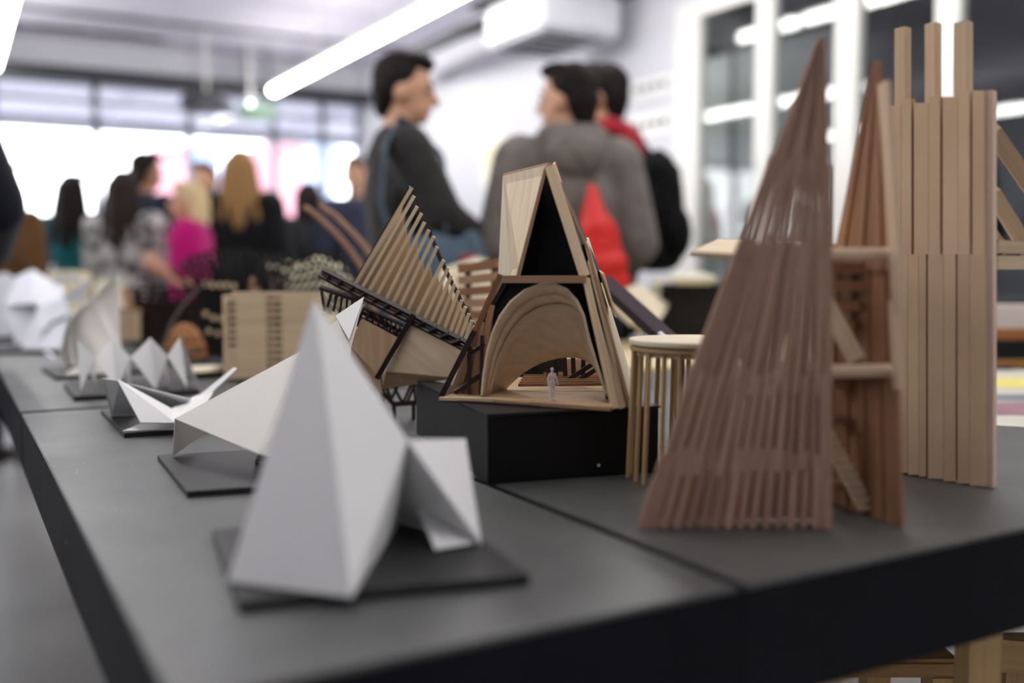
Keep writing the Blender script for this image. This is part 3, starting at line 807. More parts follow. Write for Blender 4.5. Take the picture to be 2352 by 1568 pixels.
for k in range(0, 15):
    f = [.78, .74, .70, .66, .72, .62, .60, .66, .70, .66, .72, .68, .74, .66, .7][k]
    (x1, y1), (x0, y0) = tp[k], bt[k]; (x3, y3), (x2, y2) = tp[k+1], bt[k+1]
    A, B = sp(x0+4, y0, .012), sp(x2-3, y2, .010)
    Cc, D = sp(lerp(x2, x3, f)-4, lerp(y2, y3, f), .014), sp(lerp(x0, x1, f+.04)+4, lerp(y0, y1, f+.04), .018)
    panel('plank', (A, B, Cc, D), 0.0015, M_balsa_d, t, D-A)
W = 0.006
bar('mast', sp(812, 656, .004), sp(944, 430, .004), 0.007, 0.007, M_dark, t)
bar('leech_rail', sp(946, 434, .012), sp(1010, 592, .012), W, W, M_dark, t)
bar('leech_rail', sp(1010, 592, .012), sp(1092, 760, .012), W, W, M_dark, t)
bar('boom', sp(741, 619, -.003), sp(1088, 795, -.003), 0.0065, 0.0065, M_dark, t)
bar('boom', sp(733, 631, -.003), sp(1066, 802, -.003), 0.0065, 0.0065, M_dark, t)
for k in range(12):
    f = .06+k*.078
    bar('rung', sp(lerp(741, 1088, f), lerp(619, 795, f), -.006), sp(lerp(733, 1066, f), lerp(631, 802, f), -.006), 0.006, 0.006, M_dark, t)
bar('strut', sp(950, 722, -.01), sp(866, 868, -.01), 0.0075, 0.0075, M_dark, t)
panel('side_panel', (sp(946, 745, -.004), sp(1064, 803, -.004), sp(1040, 866, .0), sp(886, 851, .0)), 0.002, M_balsa_p, t, RIGHT-Vector((0, 0, .6)))
panel('side_panel', (sp(832, 732, .0), sp(915, 776, .0), sp(870, 862, .004), sp(803, 788, .004)), 0.002, M_balsa_d, t, Vector((0, 0, 1)))
panel('side_panel', (sp(803, 790, .01), sp(870, 862, .01), sp(880, 905, .01), sp(815, 850, .01)), 0.002, M_balsa_d, t)
panel('side_panel', (sp(886, 853, .002), sp(1040, 868, .002), sp(960, 866, .04), sp(878, 892, .03)), 0.002, M_balsa_d, t)
panel('cream_gusset', (sp(744, 668, .01), sp(776, 720, .01), sp(746, 712, .01)), 0.002, M_cream_p, t)
bar('ladder_rail', sp(736, 660, .0), sp(822, 688, .0), 0.006, 0.006, M_dark, t)
bar('ladder_rail', sp(738, 662, .0), sp(745, 715, .0), 0.004, 0.004, M_dark, t)
for k in range(6):
    bar('ladder_rung', sp(762+k*12, 672+k*4, .002), sp(742+k*14+10, 705+k*9, .004), 0.004, 0.004, M_dark, t)
for k in range(7):
    bar('grid_bar', sp(836+k*13, 705+k*8, .006), sp(832+k*13-12, 730+k*8+18, .006), 0.004, 0.004, M_dark, t)
for k in range(4):
    bar('grid_bar', sp(834-k*3, 706+k*12, .009), sp(940-k*10, 752+k*12, .009), 0.004, 0.004, M_dark, t)
for k in range(9):
    bar('grid_bar', sp(838+k*10, 708+k*5, .012), sp(858+k*8, 735+k*5, .012), 0.003, 0.003, M_dark, t)
# dark base truss under it
def bd(px, py): return P(px, py, 1.62)
for a, b, wd in (((872, 893), (980, 862), .008), ((905, 928), (1030, 918), .008), ((985, 905), (1030, 872), .006), ((872, 893), (905, 928), .007)):
    bar('truss_chord', bd(*a), bd(*b), wd, wd, M_dark, t)
for a, b in (((905, 888), (925, 926)), ((925, 926), (950, 872)), ((950, 872), (955, 924)), ((955, 924), (985, 864)), ((988, 864), (978, 922)), ((1000, 868), (970, 922)), ((1015, 870), (1000, 920)), ((888, 890), (900, 920)), ((1018, 868), (1022, 918)), ((915, 884), (900, 914)), ((960, 868), (935, 924))):
    bar('truss_web', bd(*a), bd(*b), 0.0045, 0.0045, M_dark, t)
for px in (905, 950, 990, 1025):
    a = bd(px, 922); bar('truss_foot', a, Vector((a.x, a.y, TZ)), 0.006, 0.006, M_dark, t)
bar('back_leg', sp(940, 740, .03), on_z(965, 912, TZ+.004), 0.006, 0.006, M_dark, t)
bar('back_leg', sp(870, 850, .03), on_z(880, 920, TZ+.004), 0.006, 0.006, M_dark, t)

# ---- 15 black plinth box and A-frame model
u = Vector((.982, -.19, 0)).normalized(); v = Vector((.19, .982, 0)).normalized()
N_ = on_z(1121, 1112, TZ)
BH = 0.078
t = thing('plinth_box', 'black painted box plinth carrying the A-frame model', 'plinth', N_)
obox('body', N_, u, v, 0.215, 0.36, BH, M_boxblack, t, 0.0015)
obox('lid', N_-u*.002-v*.002+Vector((0, 0, BH)), u, v, 0.219, 0.364, 0.003, M_black, t, 0.0006)
fc = N_+u*0.135-v*0.0015+Vector((0, 0, 0.012))
obox('paint_chip', fc, u, v, 0.003, 0.002, 0.003, M_paper, t)
t = thing('a_frame_model', 'tall balsa A-frame model with a curved shell inside on the black plinth', 'wooden model', on_z(1230, 925, TZ+BH))
def fd(px): return 1.268-(px-1010)*0.00018
def fp(px, py, off=0.0): return P(px, py, fd(px)+off)
FZ = TZ+BH+0.003
# floor plate
panel('floor_plate', [on_z(1018, 914, FZ+.003), on_z(1408, 938, FZ+.003), on_z(1392, 873, FZ+.003), on_z(1130, 868, FZ+.003)], 0.003, M_balsa_d, t, RIGHT)
bar('floor_edge', on_z(1010, 915, FZ+.004), on_z(1228, 921, FZ+.004), 0.004, 0.006, M_bar_p, t, (0, 0, 1))
bar('floor_edge', on_z(1218, 926, FZ+.004), on_z(1404, 939, FZ+.004), 0.004, 0.006, M_bar_d, t, (0, 0, 1))
bar('black_edge', on_z(1012, 919, FZ+.001), on_z(1240, 934, FZ+.001), 0.003, 0.006, M_dark, t, (0, 0, 1))
# upper gable
panel('roof_panel', (fp(1256, 380, .004), P(1157, 404, 1.42), P(1175, 634, 1.40), fp(1192, 634, .004)), 0.003, M_balsa_p, t, P(1157, 404, 1.42)-P(1175, 634, 1.40)+Vector((.02, 0, 0)))
panel('roof_panel', (P(1157, 404, 1.425), P(1146, 640, 1.46), P(1176, 634, 1.405)), 0.003, M_cream_p, t)
bar('rafter', fp(1254, 384), fp(1189, 634), 0.004, 0.006, M_bar_d, t)
bar('rafter', fp(1262, 382), fp(1343, 634), 0.0125, 0.006, M_bar_p, t)
bar('rafter', fp(1346, 640), fp(1412, 938, -.01), 0.0085, 0.006, M_bar_p, t)
bar('collar_beam', fp(1157, 641, -.004), fp(1346, 641, -.004), 0.009, 0.006, M_bar_d, t, (0, 0, 1))
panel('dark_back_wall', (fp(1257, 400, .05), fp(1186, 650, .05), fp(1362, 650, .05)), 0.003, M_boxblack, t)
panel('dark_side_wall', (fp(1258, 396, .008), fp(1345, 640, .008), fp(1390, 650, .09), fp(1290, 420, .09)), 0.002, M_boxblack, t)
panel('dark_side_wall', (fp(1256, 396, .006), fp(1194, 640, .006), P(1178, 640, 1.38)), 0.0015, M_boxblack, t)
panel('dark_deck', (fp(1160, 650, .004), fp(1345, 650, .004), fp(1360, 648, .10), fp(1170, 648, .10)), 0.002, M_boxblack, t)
bar('ridge_batten', fp(1262, 378, .0), P(1160, 402, 1.42), 0.005, 0.005, M_bar_d, t)
# right stack of layered panels
def strip(x0, y0, x1, y1, off, w_, back, m, nm='roof_panel', bx=0, by=0):
    a, b = fp(x0, y0, off), fp(x1, y1, off)
    panel(nm, (a, b, P(x1+bx, y1+by, fd(x1)+off+back), P(x0+bx*.4, y0+by*.4, fd(x0)+off+back)), w_, m, t, b-a)
strip(1356, 650, 1424, 938, .004, 0.004, .10, M_boxblack, 'dark_panel', 16, -30)
strip(1352, 600, 1436, 940, .006, 0.0035, .12, M_bar_p if False else M_balsa_p, 'roof_panel', 12, -34)
strip(1270, 384, 1443, 936, .010, 0.003, .12, M_balsa_d, 'roof_panel', 8, -30)
strip(1345, 560, 1447, 936, .020, 0.003, .13, M_cream_p, 'roof_panel', 12, -36)
panel('roof_panel', (fp(1386, 628, .03), fp(1416, 728, .03), fp(1400, 700, .08), fp(1376, 620, .08)), 0.002, M_balsa_p, t)
bar('edge_batten', fp(1266, 380, .008), fp(1352, 575, .008), 0.003, 0.006, M_bar_d, t)
bar('edge_batten', fp(1352, 575, .008), fp(1447, 936, .006), 0.0035, 0.006, M_bar_d, t)
bar('edge_batten', fp(1330, 590, .004), fp(1428, 938, -.002), 0.006, 0.004, M_bar_p, t)
# left lean-to
bar('lean_rafter', fp(1150, 630, .0), fp(1092, 760, .0), 0.0075, 0.007, M_bar_o, t)
bar('lean_rafter', fp(1092, 755, .0), fp(1012, 912, .0), 0.007, 0.007, M_dark, t)
bar('lean_rafter', fp(1165, 640, .03), fp(1098, 760, .03), 0.006, 0.006, M_dark, t)
for k, (x0, y0, x1, y1) in enumerate(((1040, 905, 1088, 770), (1060, 907, 1098, 760), (1082, 908, 1112, 740), (1100, 908, 1122, 730), (1050, 906, 1078, 800), (1072, 908, 1104, 760), (1092, 908, 1130, 700))):
    bar('lean_slat', fp(x0, y0, .02+.006*(k % 2)), fp(x1, y1, .02), 0.008, 0.002, M_bar_o if k % 2 else M_bar_d, t)
for a, b in (((1078, 905), (1078, 795)), ((1105, 905), (1108, 770)), ((1045, 900), (1105, 862)), ((1075, 812), (1112, 790))):
    bar('dark_lattice_bar', fp(*a, .012), fp(*b, .012), 0.005, 0.005, M_dark, t)
panel('dark_lattice_wall', (fp(1030, 908, .05), fp(1112, 908, .05), fp(1150, 655, .05)), 0.002, mat('dark inner wall', (58, 38, 26), (78, 52, 34), .6), t)
# curved shell
arc0 = [(1106, 908), (1110, 860), (1118, 810), (1130, 765), (1148, 725), (1172, 692), (1204, 666), (1240, 652), (1272, 651), (1302, 664), (1325, 690), (1340, 722), (1352, 775), (1372, 840), (1392, 905)]
arc1 = [(1124, 908), (1132, 865), (1143, 825), (1160, 785), (1180, 752), (1204, 727), (1232, 709), (1262, 700), (1290, 698), (1314, 703), (1332, 714), (1345, 730), (1356, 785), (1376, 848), (1396, 910)]
arc2 = [(1152, 904), (1162, 893), (1172, 882), (1184, 871), (1197, 860), (1211, 850), (1227, 841), (1244, 833), (1262, 827), (1282, 822), (1303, 820), (1325, 821), (1345, 826), (1362, 838), (1372, 848)]
shellmat = M_balsa_p
rowsA = [[fp(*q, .000) for q in arc0], [P(lerp(a[0], b[0], .55), lerp(a[1], b[1], .55), fd(a[0])+.016) for a, b in zip(arc0, arc1)]]
def catm(rows, n):
    out = []
    for i in range(len(rows[0])): pass
    return rows
loft('shell_rim', rowsA, 0.003, shellmat, t)
rowsB = [[P(lerp(a[0], b[0], .5), lerp(a[1], b[1], .5), fd(a[0])+.014) for a, b in zip(arc0, arc1)], [fp(*q, .034) for q in arc1]]
loft('shell_rim', rowsB, 0.003, shellmat, t)
rowsC = []
for s in (0, .25, .5, .75, 1):
    rowsC.append([P(lerp(a[0], b[0], s), lerp(a[1], b[1], s), fd(a[0])+lerp(.028, .085, s**.8)) for a, b in zip(arc1, arc2)])
loft('shell', rowsC, 0.002, M_balsa_p, t)
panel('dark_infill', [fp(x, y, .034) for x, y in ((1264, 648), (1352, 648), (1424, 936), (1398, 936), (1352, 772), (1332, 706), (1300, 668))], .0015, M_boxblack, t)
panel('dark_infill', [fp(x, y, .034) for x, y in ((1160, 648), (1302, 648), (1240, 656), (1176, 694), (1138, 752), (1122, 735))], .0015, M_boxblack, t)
# slatted deck and black posts seen through the opening
for k in range(12):
    y = 884-k*5.2
    bar('deck_slat', P(1190+k*3, y, 1.32+.025*k), P(1405, y-2, 1.32+.025*k), 0.004, 0.002, M_bar_d, t, (0, 0, 1))
for a, b in (((1300, 885), (1296, 815)), ((1318, 880), (1316, 815)), ((1338, 885), (1340, 820)), ((1262, 878), (1258, 820)), ((1278, 880), (1275, 820))):
    bar('black_post', P(*a, 1.40), P(*b, 1.40), 0.006, 0.006, M_dark, t)
bar('black_brace', P(1285, 885, 1.38), P(1362, 835, 1.38), 0.006, 0.006, M_dark, t)
bar('black_brace', P(1310, 885, 1.39), P(1385, 838, 1.39), 0.006, 0.006, M_dark, t)
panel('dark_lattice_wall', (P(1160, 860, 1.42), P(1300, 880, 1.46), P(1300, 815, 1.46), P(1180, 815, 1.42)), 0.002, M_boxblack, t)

# ---- 16 slatted spire: two tapering faces of brown slats
t = thing('slatted_spire_model', 'tall brown slatted twin spire model blurred in the right foreground', 'wooden model', on_z(1780, 1205))
a, n1, t1 = vplane(on_z(1465, 1213, TZ), on_z(1903, 1216, TZ))
def s1(px, py, off=0.0): return on_pl(px, py, a+n1*off*(1 if n1.dot(FWD) > 0 else -1), n1)
Lt = [(85, 1878), (370, 1768), (560, 1694), (800, 1598), (1213, 1466)]
Rt = [(85, 1894), (150, 1901), (600, 1903), (1213, 1903)]
tiers = [(88, 405, 6, 1.0, 0), (365, 595, 9, .58, 0), (548, 905, 13, .60, .5), (858, 1085, 15, .60, 0), (1038, 1212, 15, .64, .5)]
for (yt, yb, n, fill, sh_) in tiers:
    for k in range(n+(1 if sh_ else 0)):
        u0 = min(max((k+.5-sh_)/n, .02), .985)
        xb = lerp(poly_at(Lt, yb), poly_at(Rt, yb), u0); xt = lerp(poly_at(Lt, yt), poly_at(Rt, yt), u0)
        wb = (poly_at(Rt, yb)-poly_at(Lt, yb))/n
        j0, j1 = random.uniform(-8, 8), random.uniform(-12, 12)
        if yb > 1200: j0 = 0
        wid = wb*fill*0.95/2311*random.uniform(.9, 1.15)
        if yt < 100:
            wtop = (poly_at(Rt, yt)-poly_at(Lt, yt))/n
            xbl, xbr = xb-wb*.5, xb+wb*.5; xtl, xtr = xt-wtop*.5, xt+wtop*.5
            o = k % 2*.003
            panel('slat', (s1(xbl, yb+j0*2, o), s1(xbr, yb+j0*2, o), s1(xtr, yt, o), s1(xtl, yt, o)), 0.004, M_bar_b, t, Vector((0, 0, 1)))
        else:
            o = random.uniform(-.001, .002)
            bar('slat', s1(xb, yb+j0, o), s1(xt, yt+j1, o), wid, 0.0045, M_bar_b, t, t1)
for (yt, yb, n, fill, off) in ((590, 900, 9, .62, .035), (880, 1085, 12, .86, .035), (1060, 1212, 13, .90, .03)):
    for k in range(n):
        u0 = (k+1.0)/(n+.8)
        xb = lerp(poly_at(Lt, yb), poly_at(Rt, yb), u0); xt = lerp(poly_at(Lt, yt), poly_at(Rt, yt), u0)
        wb = (poly_at(Rt, yb)-poly_at(Lt, yb))/n
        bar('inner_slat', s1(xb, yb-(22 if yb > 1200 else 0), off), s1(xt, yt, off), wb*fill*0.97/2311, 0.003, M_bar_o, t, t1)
bar('edge_post', s1(1900, 1213, .004), s1(1900, 380, .004), 0.006, 0.010, M_bar_b, t, t1)
bar('sill_strip', s1(1468, 1204, .012), s1(1900, 1204, .012), 0.004, 0.006, M_bar_o, t, (0, 0, 1))
# second face
b0, b1 = on_z(1888, 1142, TZ), on_z(2074, 1213, TZ)
a2, n2, t2 = vplane(b0, b1)
sg2 = 1 if n2.dot(FWD) > 0 else -1
def s2(px, py, off=0.0): return on_pl(px, py, a2+n2*off*sg2, n2)
L2 = [(138, 2008), (560, 1918), (700, 1904), (1142, 1888)]
R2 = [(138, 2022), (400, 2042), (710, 2058), (1213, 2074)]
for (yt, yb, n, off) in ((140, 620, 6, 0), (585, 900, 8, .003), (870, 1212, 9, 0)):
    for k in range(n):
        ua, ub = k/n, (k+.93)/n
        def q2(uu, y, bottom):
            x = lerp(poly_at(L2, min(y, 1142)), poly_at(R2, y), uu)
            if bottom and yb > 1200:
                y = lerp(1142, 1212, uu)
            return s2(x, y, off+(k % 2)*.002)
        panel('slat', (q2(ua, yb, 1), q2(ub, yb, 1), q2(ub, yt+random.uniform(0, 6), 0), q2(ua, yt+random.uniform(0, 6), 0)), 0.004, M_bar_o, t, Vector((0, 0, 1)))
# pale outer strip along the right edge of the second face
for (ya, yb_, xa, xb_, wd) in ((190, 712, 2030, 2066, .013), (690, 892, 2052, 2064, .010)):
    bar('pale_slat', s2(xa, ya, -.006), s2(xb_, yb_, -.006), wd, 0.005, M_bar_t, t, t2)
# platforms, dowels and struts between the faces
bar('dowel', s1(1840, 584, .01), P(2042, 584, 0.965), 0.0125, 0.0125, M_bar_t, t, None, True)
bar('dowel', s1(1860, 853, .01), P(2042, 851, 0.965), 0.0130, 0.0130, M_bar_t, t, None, True)
panel('platform', (P(1584, 583, 1.0), P(1710, 590, 0.99), P(1910, 592, 0.99), P(1905, 560, 1.20), P(1650, 553, 1.20)), 0.005, M_balsa_p, t, RIGHT)
panel('platform', (P(1900, 860, 0.985), P(2040, 858, 0.975), P(2000, 838, 1.10), P(1890, 838, 1.10)), 0.005, M_balsa_d, t, RIGHT)
for y in (615, 655, 700, 745):
    bar('shelf', P(1890, y, 1.02), P(1985-(y-615)*.25, y+2, 1.02), 0.010, 0.03, M_bar_o, t, (0, 0, 1))
bar('strut', P(1892, 690, 1.0), P(1968, 826, 0.99), 0.016, 0.008, M_bar_p, t)
A, B = P(1872, 950, 1.02), on_z(1992, 1172, TZ+.004)
RS = panel('ribbed_strut', [A-RIGHT*.0085, A+RIGHT*.0085, B+RIGHT*.0085, B-RIGHT*.0085], 0.005, M_balsa_p, t)
for k in range(12):
    c = A.lerp(B, (k+.5)/12)
    bar('strut_rib', c-RIGHT*.008-FWD*.004, c+RIGHT*.008-FWD*.004, 0.005, 0.004, M_bar_p, RS, (0, 0, 1))
panel('inner_back_wall', (P(1890, 560, 1.10), P(1890, 1130, 1.095), P(1962, 1150, 1.07), P(1980, 560, 1.07)), 0.003, M_bar_o, t, Vector((0, 0, 1)))
for y in (880, 960, 1110):
    bar('shelf', P(1890, y, 1.03), P(1945, y+4, 1.03), 0.008, 0.02, M_bar_o, t, (0, 0, 1))
# ---- 17 round bamboo stick pavilion
cx = P(1592, 800, 1.17); cx.z = 0
t = thing('bamboo_pavilion_model', 'round pale pavilion model on thin bamboo sticks, left of the slatted spire', 'wooden model', Vector((cx.x, cx.y, TZ)))
zt = P(1592, 795, 1.17).z; RR = 0.070
def disc(name, r0, z, h, m):
    bm = bmesh.new(); bmesh.ops.create_cone(bm, cap_ends=True, segments=40, radius1=r0, radius2=r0, depth=h)
    me = bpy.data.meshes.new(name); bm.to_mesh(me); bm.free()
    return link(name, me, Matrix.Translation((cx.x, cx.y, z)), m, t)
disc('roof_disc', RR+.004, zt+.006, 0.005, M_cream_p)
disc('roof_disc', RR-.004, zt-.006, 0.007, M_cream_p)
tube('rim_ring', [Vector((cx.x+math.cos(k*math.pi/16)*RR, cx.y+math.sin(k*math.pi/16)*RR, zt-.002)) for k in range(33)], 0.0035, M_bamboo, t, 8)
for k in range(22):
    an = k*2*math.pi/22+.1
    rr = RR-.004+(k % 2)*.003
    p0 = Vector((cx.x+math.cos(an)*(rr+.006), cx.y+math.sin(an)*(rr+.006), TZ+.001)); p1 = Vector((cx.x+math.cos(an)*rr, cx.y+math.sin(an)*rr, zt-.004))
    bar('stick', p0, p1, 0.0058, 0.0058, M_bamboo, t, None, True)
# ---- 18 plank tower at the right
t = thing('plank_tower_model', 'tall pale plank tower with three posts on top and side braces', 'wooden model', on_z(2180, 1105))
q0, q1 = on_z(2068, 1086, TZ), on_z(2268, 1120, TZ)
a3, n3, t3 = vplane(q0, q1)
sg3 = 1 if n3.dot(FWD) > 0 else -1
def s3(px, py, off=0.0): return on_pl(px, py, a3+n3*off*sg3, n3)
def tops(x): return lerp(238, 206, (x-2040)/230)
def bots(x): return lerp(1086, 1120, (x-2068)/200)
ub = [2040, 2075, 2104, 2138, 2170, 2205, 2238, 2266]
lb = [2062, 2090, 2115, 2136, 2172, 2204, 2232, 2268]
def xsh(x, y): return x+(y-220)*0.0085*(2300-x)/200*.9
def plank(x0, x1, y0, y1, off, m=M_bar_t, th=.010):
    panel('plank', (s3(x0, y1, off), s3(x1, y1, off), s3(x1, y0, off), s3(x0, y0, off)), th, m, t, Vector((0, 0, 1)))
for k in range(7):
    x0, x1 = ub[k], ub[k+1]
    gap = 6 if k in (1, 3, 5) else .6
    j = [8, -4, 10, 0, 6, -4, 0][k]
    plank(x0+.3, x1-gap, tops((x0+x1)/2)+j, 584, 0)
for k in range(7):
    x0, x1 = lb[k], lb[k+1]
    gap = 4.5 if k in (2, 4) else .6
    plank(x0+.3, x1-gap, 584, bots((x0+x1)/2)-3, 0.0)
plank(2046, 2262, 250, 1085, .012, M_bar_o, .008)
for (xa, xb_, yt) in ((2060, 2087, 65), (2130, 2156, 55), (2198, 2228, 52)):
    bar('top_post', s3((xa+xb_)/2, 420, .006), s3((xa+xb_)/2, yt, .006), (xb_-xa)/2311*1.15, 0.014, M_bar_t, t, t3)
# right return side
side = t3*0.013
c0, c1 = s3(2268, 1119, 0), s3(2268, 208, 0)
sv = (P(2290, 700, 1.15)-s3(2268, 700, 0)); sv.z = 0
sv.normalize()
wsd = 0.014
panel('side_plank', (c0, c0+sv*wsd, Vector((c1.x, c1.y, c1.z))+sv*wsd, c1), 0.012, mat('pink pale plank', (222, 196, 178), (206, 178, 160), .65, BAR), t, Vector((0, 0, 1)))
# side braces to a second frame out of view at the right
def rb(px, py): return P(px, py, 1.17+(px-2290)*.0004)
bar('brace', rb(2278, 300), rb(2420, 505), 0.018, 0.014, M_bar_t, t)
bar('brace', rb(2278, 440), rb(2400, 640), 0.016, 0.014, M_bar_p, t)
bar('cross_beam', rb(2280, 566), rb(2450, 572), 0.015, 0.014, M_bar_t, t, (0, 0, 1))
bar('cross_beam', rb(2280, 603), rb(2450, 603), 0.016, 0.014, M_bar_p, t, (0, 0, 1))
bar('brace', rb(2270, 520), rb(2310, 575), 0.010, 0.012, M_bar_p, t)
fp_ = rb(2440, 1100); fp_.z = TZ
bar('outer_post', fp_, Vector((rb(2440, 520).x, rb(2440, 520).y, rb(2440, 480).z)), 0.018, 0.018, M_bar_t, t)
# ---- 19 far-right table things
M_yel = mat('yellow print paper', (226, 214, 120), (212, 198, 100), .7)
t = thing('printed_sheet', 'large printed paper sheet with yellow and mauve patches at the right table edge', 'paper', on_z(2330, 920))
sh = [on_z(2250, 975, TZ+.001), on_z(2420, 985, TZ+.001), on_z(2420, 850, TZ+.001), on_z(2250, 850, TZ+.001)]
SHEET = panel('sheet', sh, 0.0012, mat('printed white paper', (206, 202, 190), (190, 186, 174), .6), t)
def patch(y0, y1, m, x0=2255, x1=2410): panel('print_patch', [on_z(x0, y1, TZ+.0018), on_z(x1, y1+3, TZ+.0018), on_z(x1, y0, TZ+.0018), on_z(x0, y0, TZ+.0018)], 0.0006, m, SHEET)
patch(868, 888, M_yel); patch(905, 920, mat('grey print', (130, 132, 138), (116, 118, 124), .7)); patch(924, 952, mat('mauve print', (150, 112, 124), (134, 98, 110), .7))
c = on_z(2270, 838, TZ)
t = thing('black_display_box', 'black box with an orange wooden edge behind the plank tower, at the right frame edge', 'box', c)
obox('body', c, RIGHT, FWD, 0.25, 0.12, 0.062, M_boxblack, t, .002)
obox('wood_edge', c-FWD*.006, RIGHT, FWD, 0.25, 0.005, 0.014, mat('orange wood edge', (190, 134, 62), (170, 116, 50), .6), t)
c2 = c+FWD*.02+RIGHT*.01+Vector((0, 0, .062))
t = thing('cream_box_model', 'cream box model with an orange panel on the black box at the right frame edge', 'model', c2)
obox('body', c2, RIGHT, FWD, 0.18, 0.08, 0.085, mat('cream card', (222, 208, 200), (210, 196, 188), .7), t, .003)
obox('orange_panel', c2-FWD*.003+RIGHT*.01, RIGHT, FWD, 0.10, 0.003, 0.028, mat('orange card', (176, 112, 60), (160, 98, 50), .7), t)
# ---- 20 things behind the A-frame
t = thing('wood_fan_model', 'brown wooden slats stacked like a fan, between the sail and the A-frame', 'wooden model', on_z(1100, 800))
for k in range(6):
    bar('slat', P(1062, 618+k*26, 1.9), P(1150, 604+k*30, 1.85), 0.016, 0.03, M_bar_d if k % 2 else M_bar_o, t, (0, 0, 1))
for x in (1075, 1135):
    bar('post', P(x, 610, 1.9), on_z(x, 900, TZ+.004), 0.012, 0.012, M_dark, t)
t = thing('dark_beam_model', 'dark purple leaning beam with a pale core beside the A-frame', 'wooden model', on_z(1540, 900))
bar('beam', P(1388, 648, 1.75), P(1560, 805, 1.62), 0.026, 0.02, M_purple, t)
bar('pale_strip', P(1515, 765, 1.62), P(1560, 805, 1.58), 0.006, 0.006, M_paper, t)
bar('prop', P(1392, 652, 1.75), on_z(1392, 900, TZ+.008), 0.018, 0.018, M_purple, t)
e_ = P(1560, 805, 1.62)
bar('foot', e_, Vector((e_.x, e_.y, TZ)), 0.016, 0.016, M_purple, t)
PT = 0.75
def dpt(px, py): return on_z(px, py, PT)
c = dpt(1532, 786)
t = thing('black_display_box', 'plain black box standing on the plywood table behind the A-frame', 'box', c)
obox('body', c, RIGHT, FWD, 0.20, 0.16, 0.180, M_boxblack, t, .003)
obox('lid', c-RIGHT*.003-FWD*.003+Vector((0, 0, .18)), RIGHT, FWD, 0.206, 0.166, 0.006, M_black, t, .001)
c = dpt(1440, 772)
t = thing('cream_roll_model', 'cream tilted slab model on a black stand behind the dark beam', 'model', c)
obox('stand', c-RIGHT*.03, RIGHT, FWD, 0.15, 0.10, 0.05, M_boxblack, t, .002)
panel('slab', (P(1432, 668, 3.0), P(1462, 655, 3.2), P(1532, 705, 3.2), P(1512, 738, 3.0)), 0.02, M_cream_p, t)
panel('slab', (P(1396, 690, 2.95), P(1410, 672, 3.1), P(1480, 735, 3.1), P(1455, 742, 2.95)), 0.02, M_cream_p, t)
bar('slab_prop', P(1470, 725, 3.08), Vector((P(1470, 725, 3.08).x, P(1470, 725, 3.08).y, .79)), .02, .02, M_cream_p, t)
def lathe(name, c, prof, m, parent, seg=20):
    rows = [[c+Vector((math.cos(a)*r, math.sin(a)*r, z)) for a in [k*2*math.pi/seg for k in range(seg+1)]] for r, z in prof]
    return loft(name, rows, 0.003, m, parent)
c = dpt(1512, 768)
t = thing('cream_bulb_model', 'pale yellow bulb shaped model beside the black box on the plywood table', 'model', c)
lathe('bulb', c+Vector((0, 0, .10)), [(.012, -.04), (.022, -.02), (.030, .02), (.032, .05), (.024, .085), (.006, .10)], mat('pale yellow shell', (226, 222, 184), (214, 208, 166), .6), t)
bar('stem', c, c+Vector((0, 0, .08)), .018, .018, M_dark, t, None, True)
bar('foot', c, c+Vector((0, 0, .008)), .07, .07, M_dark, t, None, True)
c = P(1590, 655, 3.15); zb = 0.936
t = thing('cream_dish_model', 'flat pale cream dish shaped model lying on top of the black box', 'model', Vector((c.x, c.y, zb)))
lathe('dish', Vector((c.x, c.y, zb)), [(.05, .002), (.072, .012), (.078, .022), (.060, .030), (.03, .036), (.005, .038)], mat('pale cream shell', (226, 224, 204), (214, 210, 190), .6), t)
c = dpt(1085, 760)
t = thing('cream_sheet_model', 'cream sheet model standing on the plywood table, peeking beside the A-frame', 'model', c)
rows = [[P(lerp(1010, 1140, k/6), lerp(760, 590+30*abs(k-4)/4, s), 3.05+.05*math.sin(k)) for k in range(7)] for s in (0, .5, 1)]
loft('sheet', rows, .004, M_cream_p, t)
# beige models on the far white table
for k, (px, w_, h_, lab) in enumerate(((150, .20, .22, 'beige block model on the white table behind the origami'),
                                      (240, .12, .18, 'small grey beige block model on the white table below the patterned blouse'),
                                      (655, .22, .26, 'pale yellow block model on the white table behind the black net'),)):
    c = P(px, 700, 4.45 if px < 400 else 4.9); c.z = .75
    t = thing('block_model', lab, 'model', c)
    obox('body', c-RIGHT*w_/2, RIGHT, FWD, w_, .12, h_*.7, mat('beige card %d' % k, (206, 196, 172), (192, 182, 156), .7), t, .004)
    obox('cap', c-RIGHT*w_*.4+FWD*.01+Vector((0, 0, h_*.7)), RIGHT, FWD, w_*.8, .09, h_*.3, mat('beige card top', (222, 214, 190), (212, 202, 176), .7), t, .004)
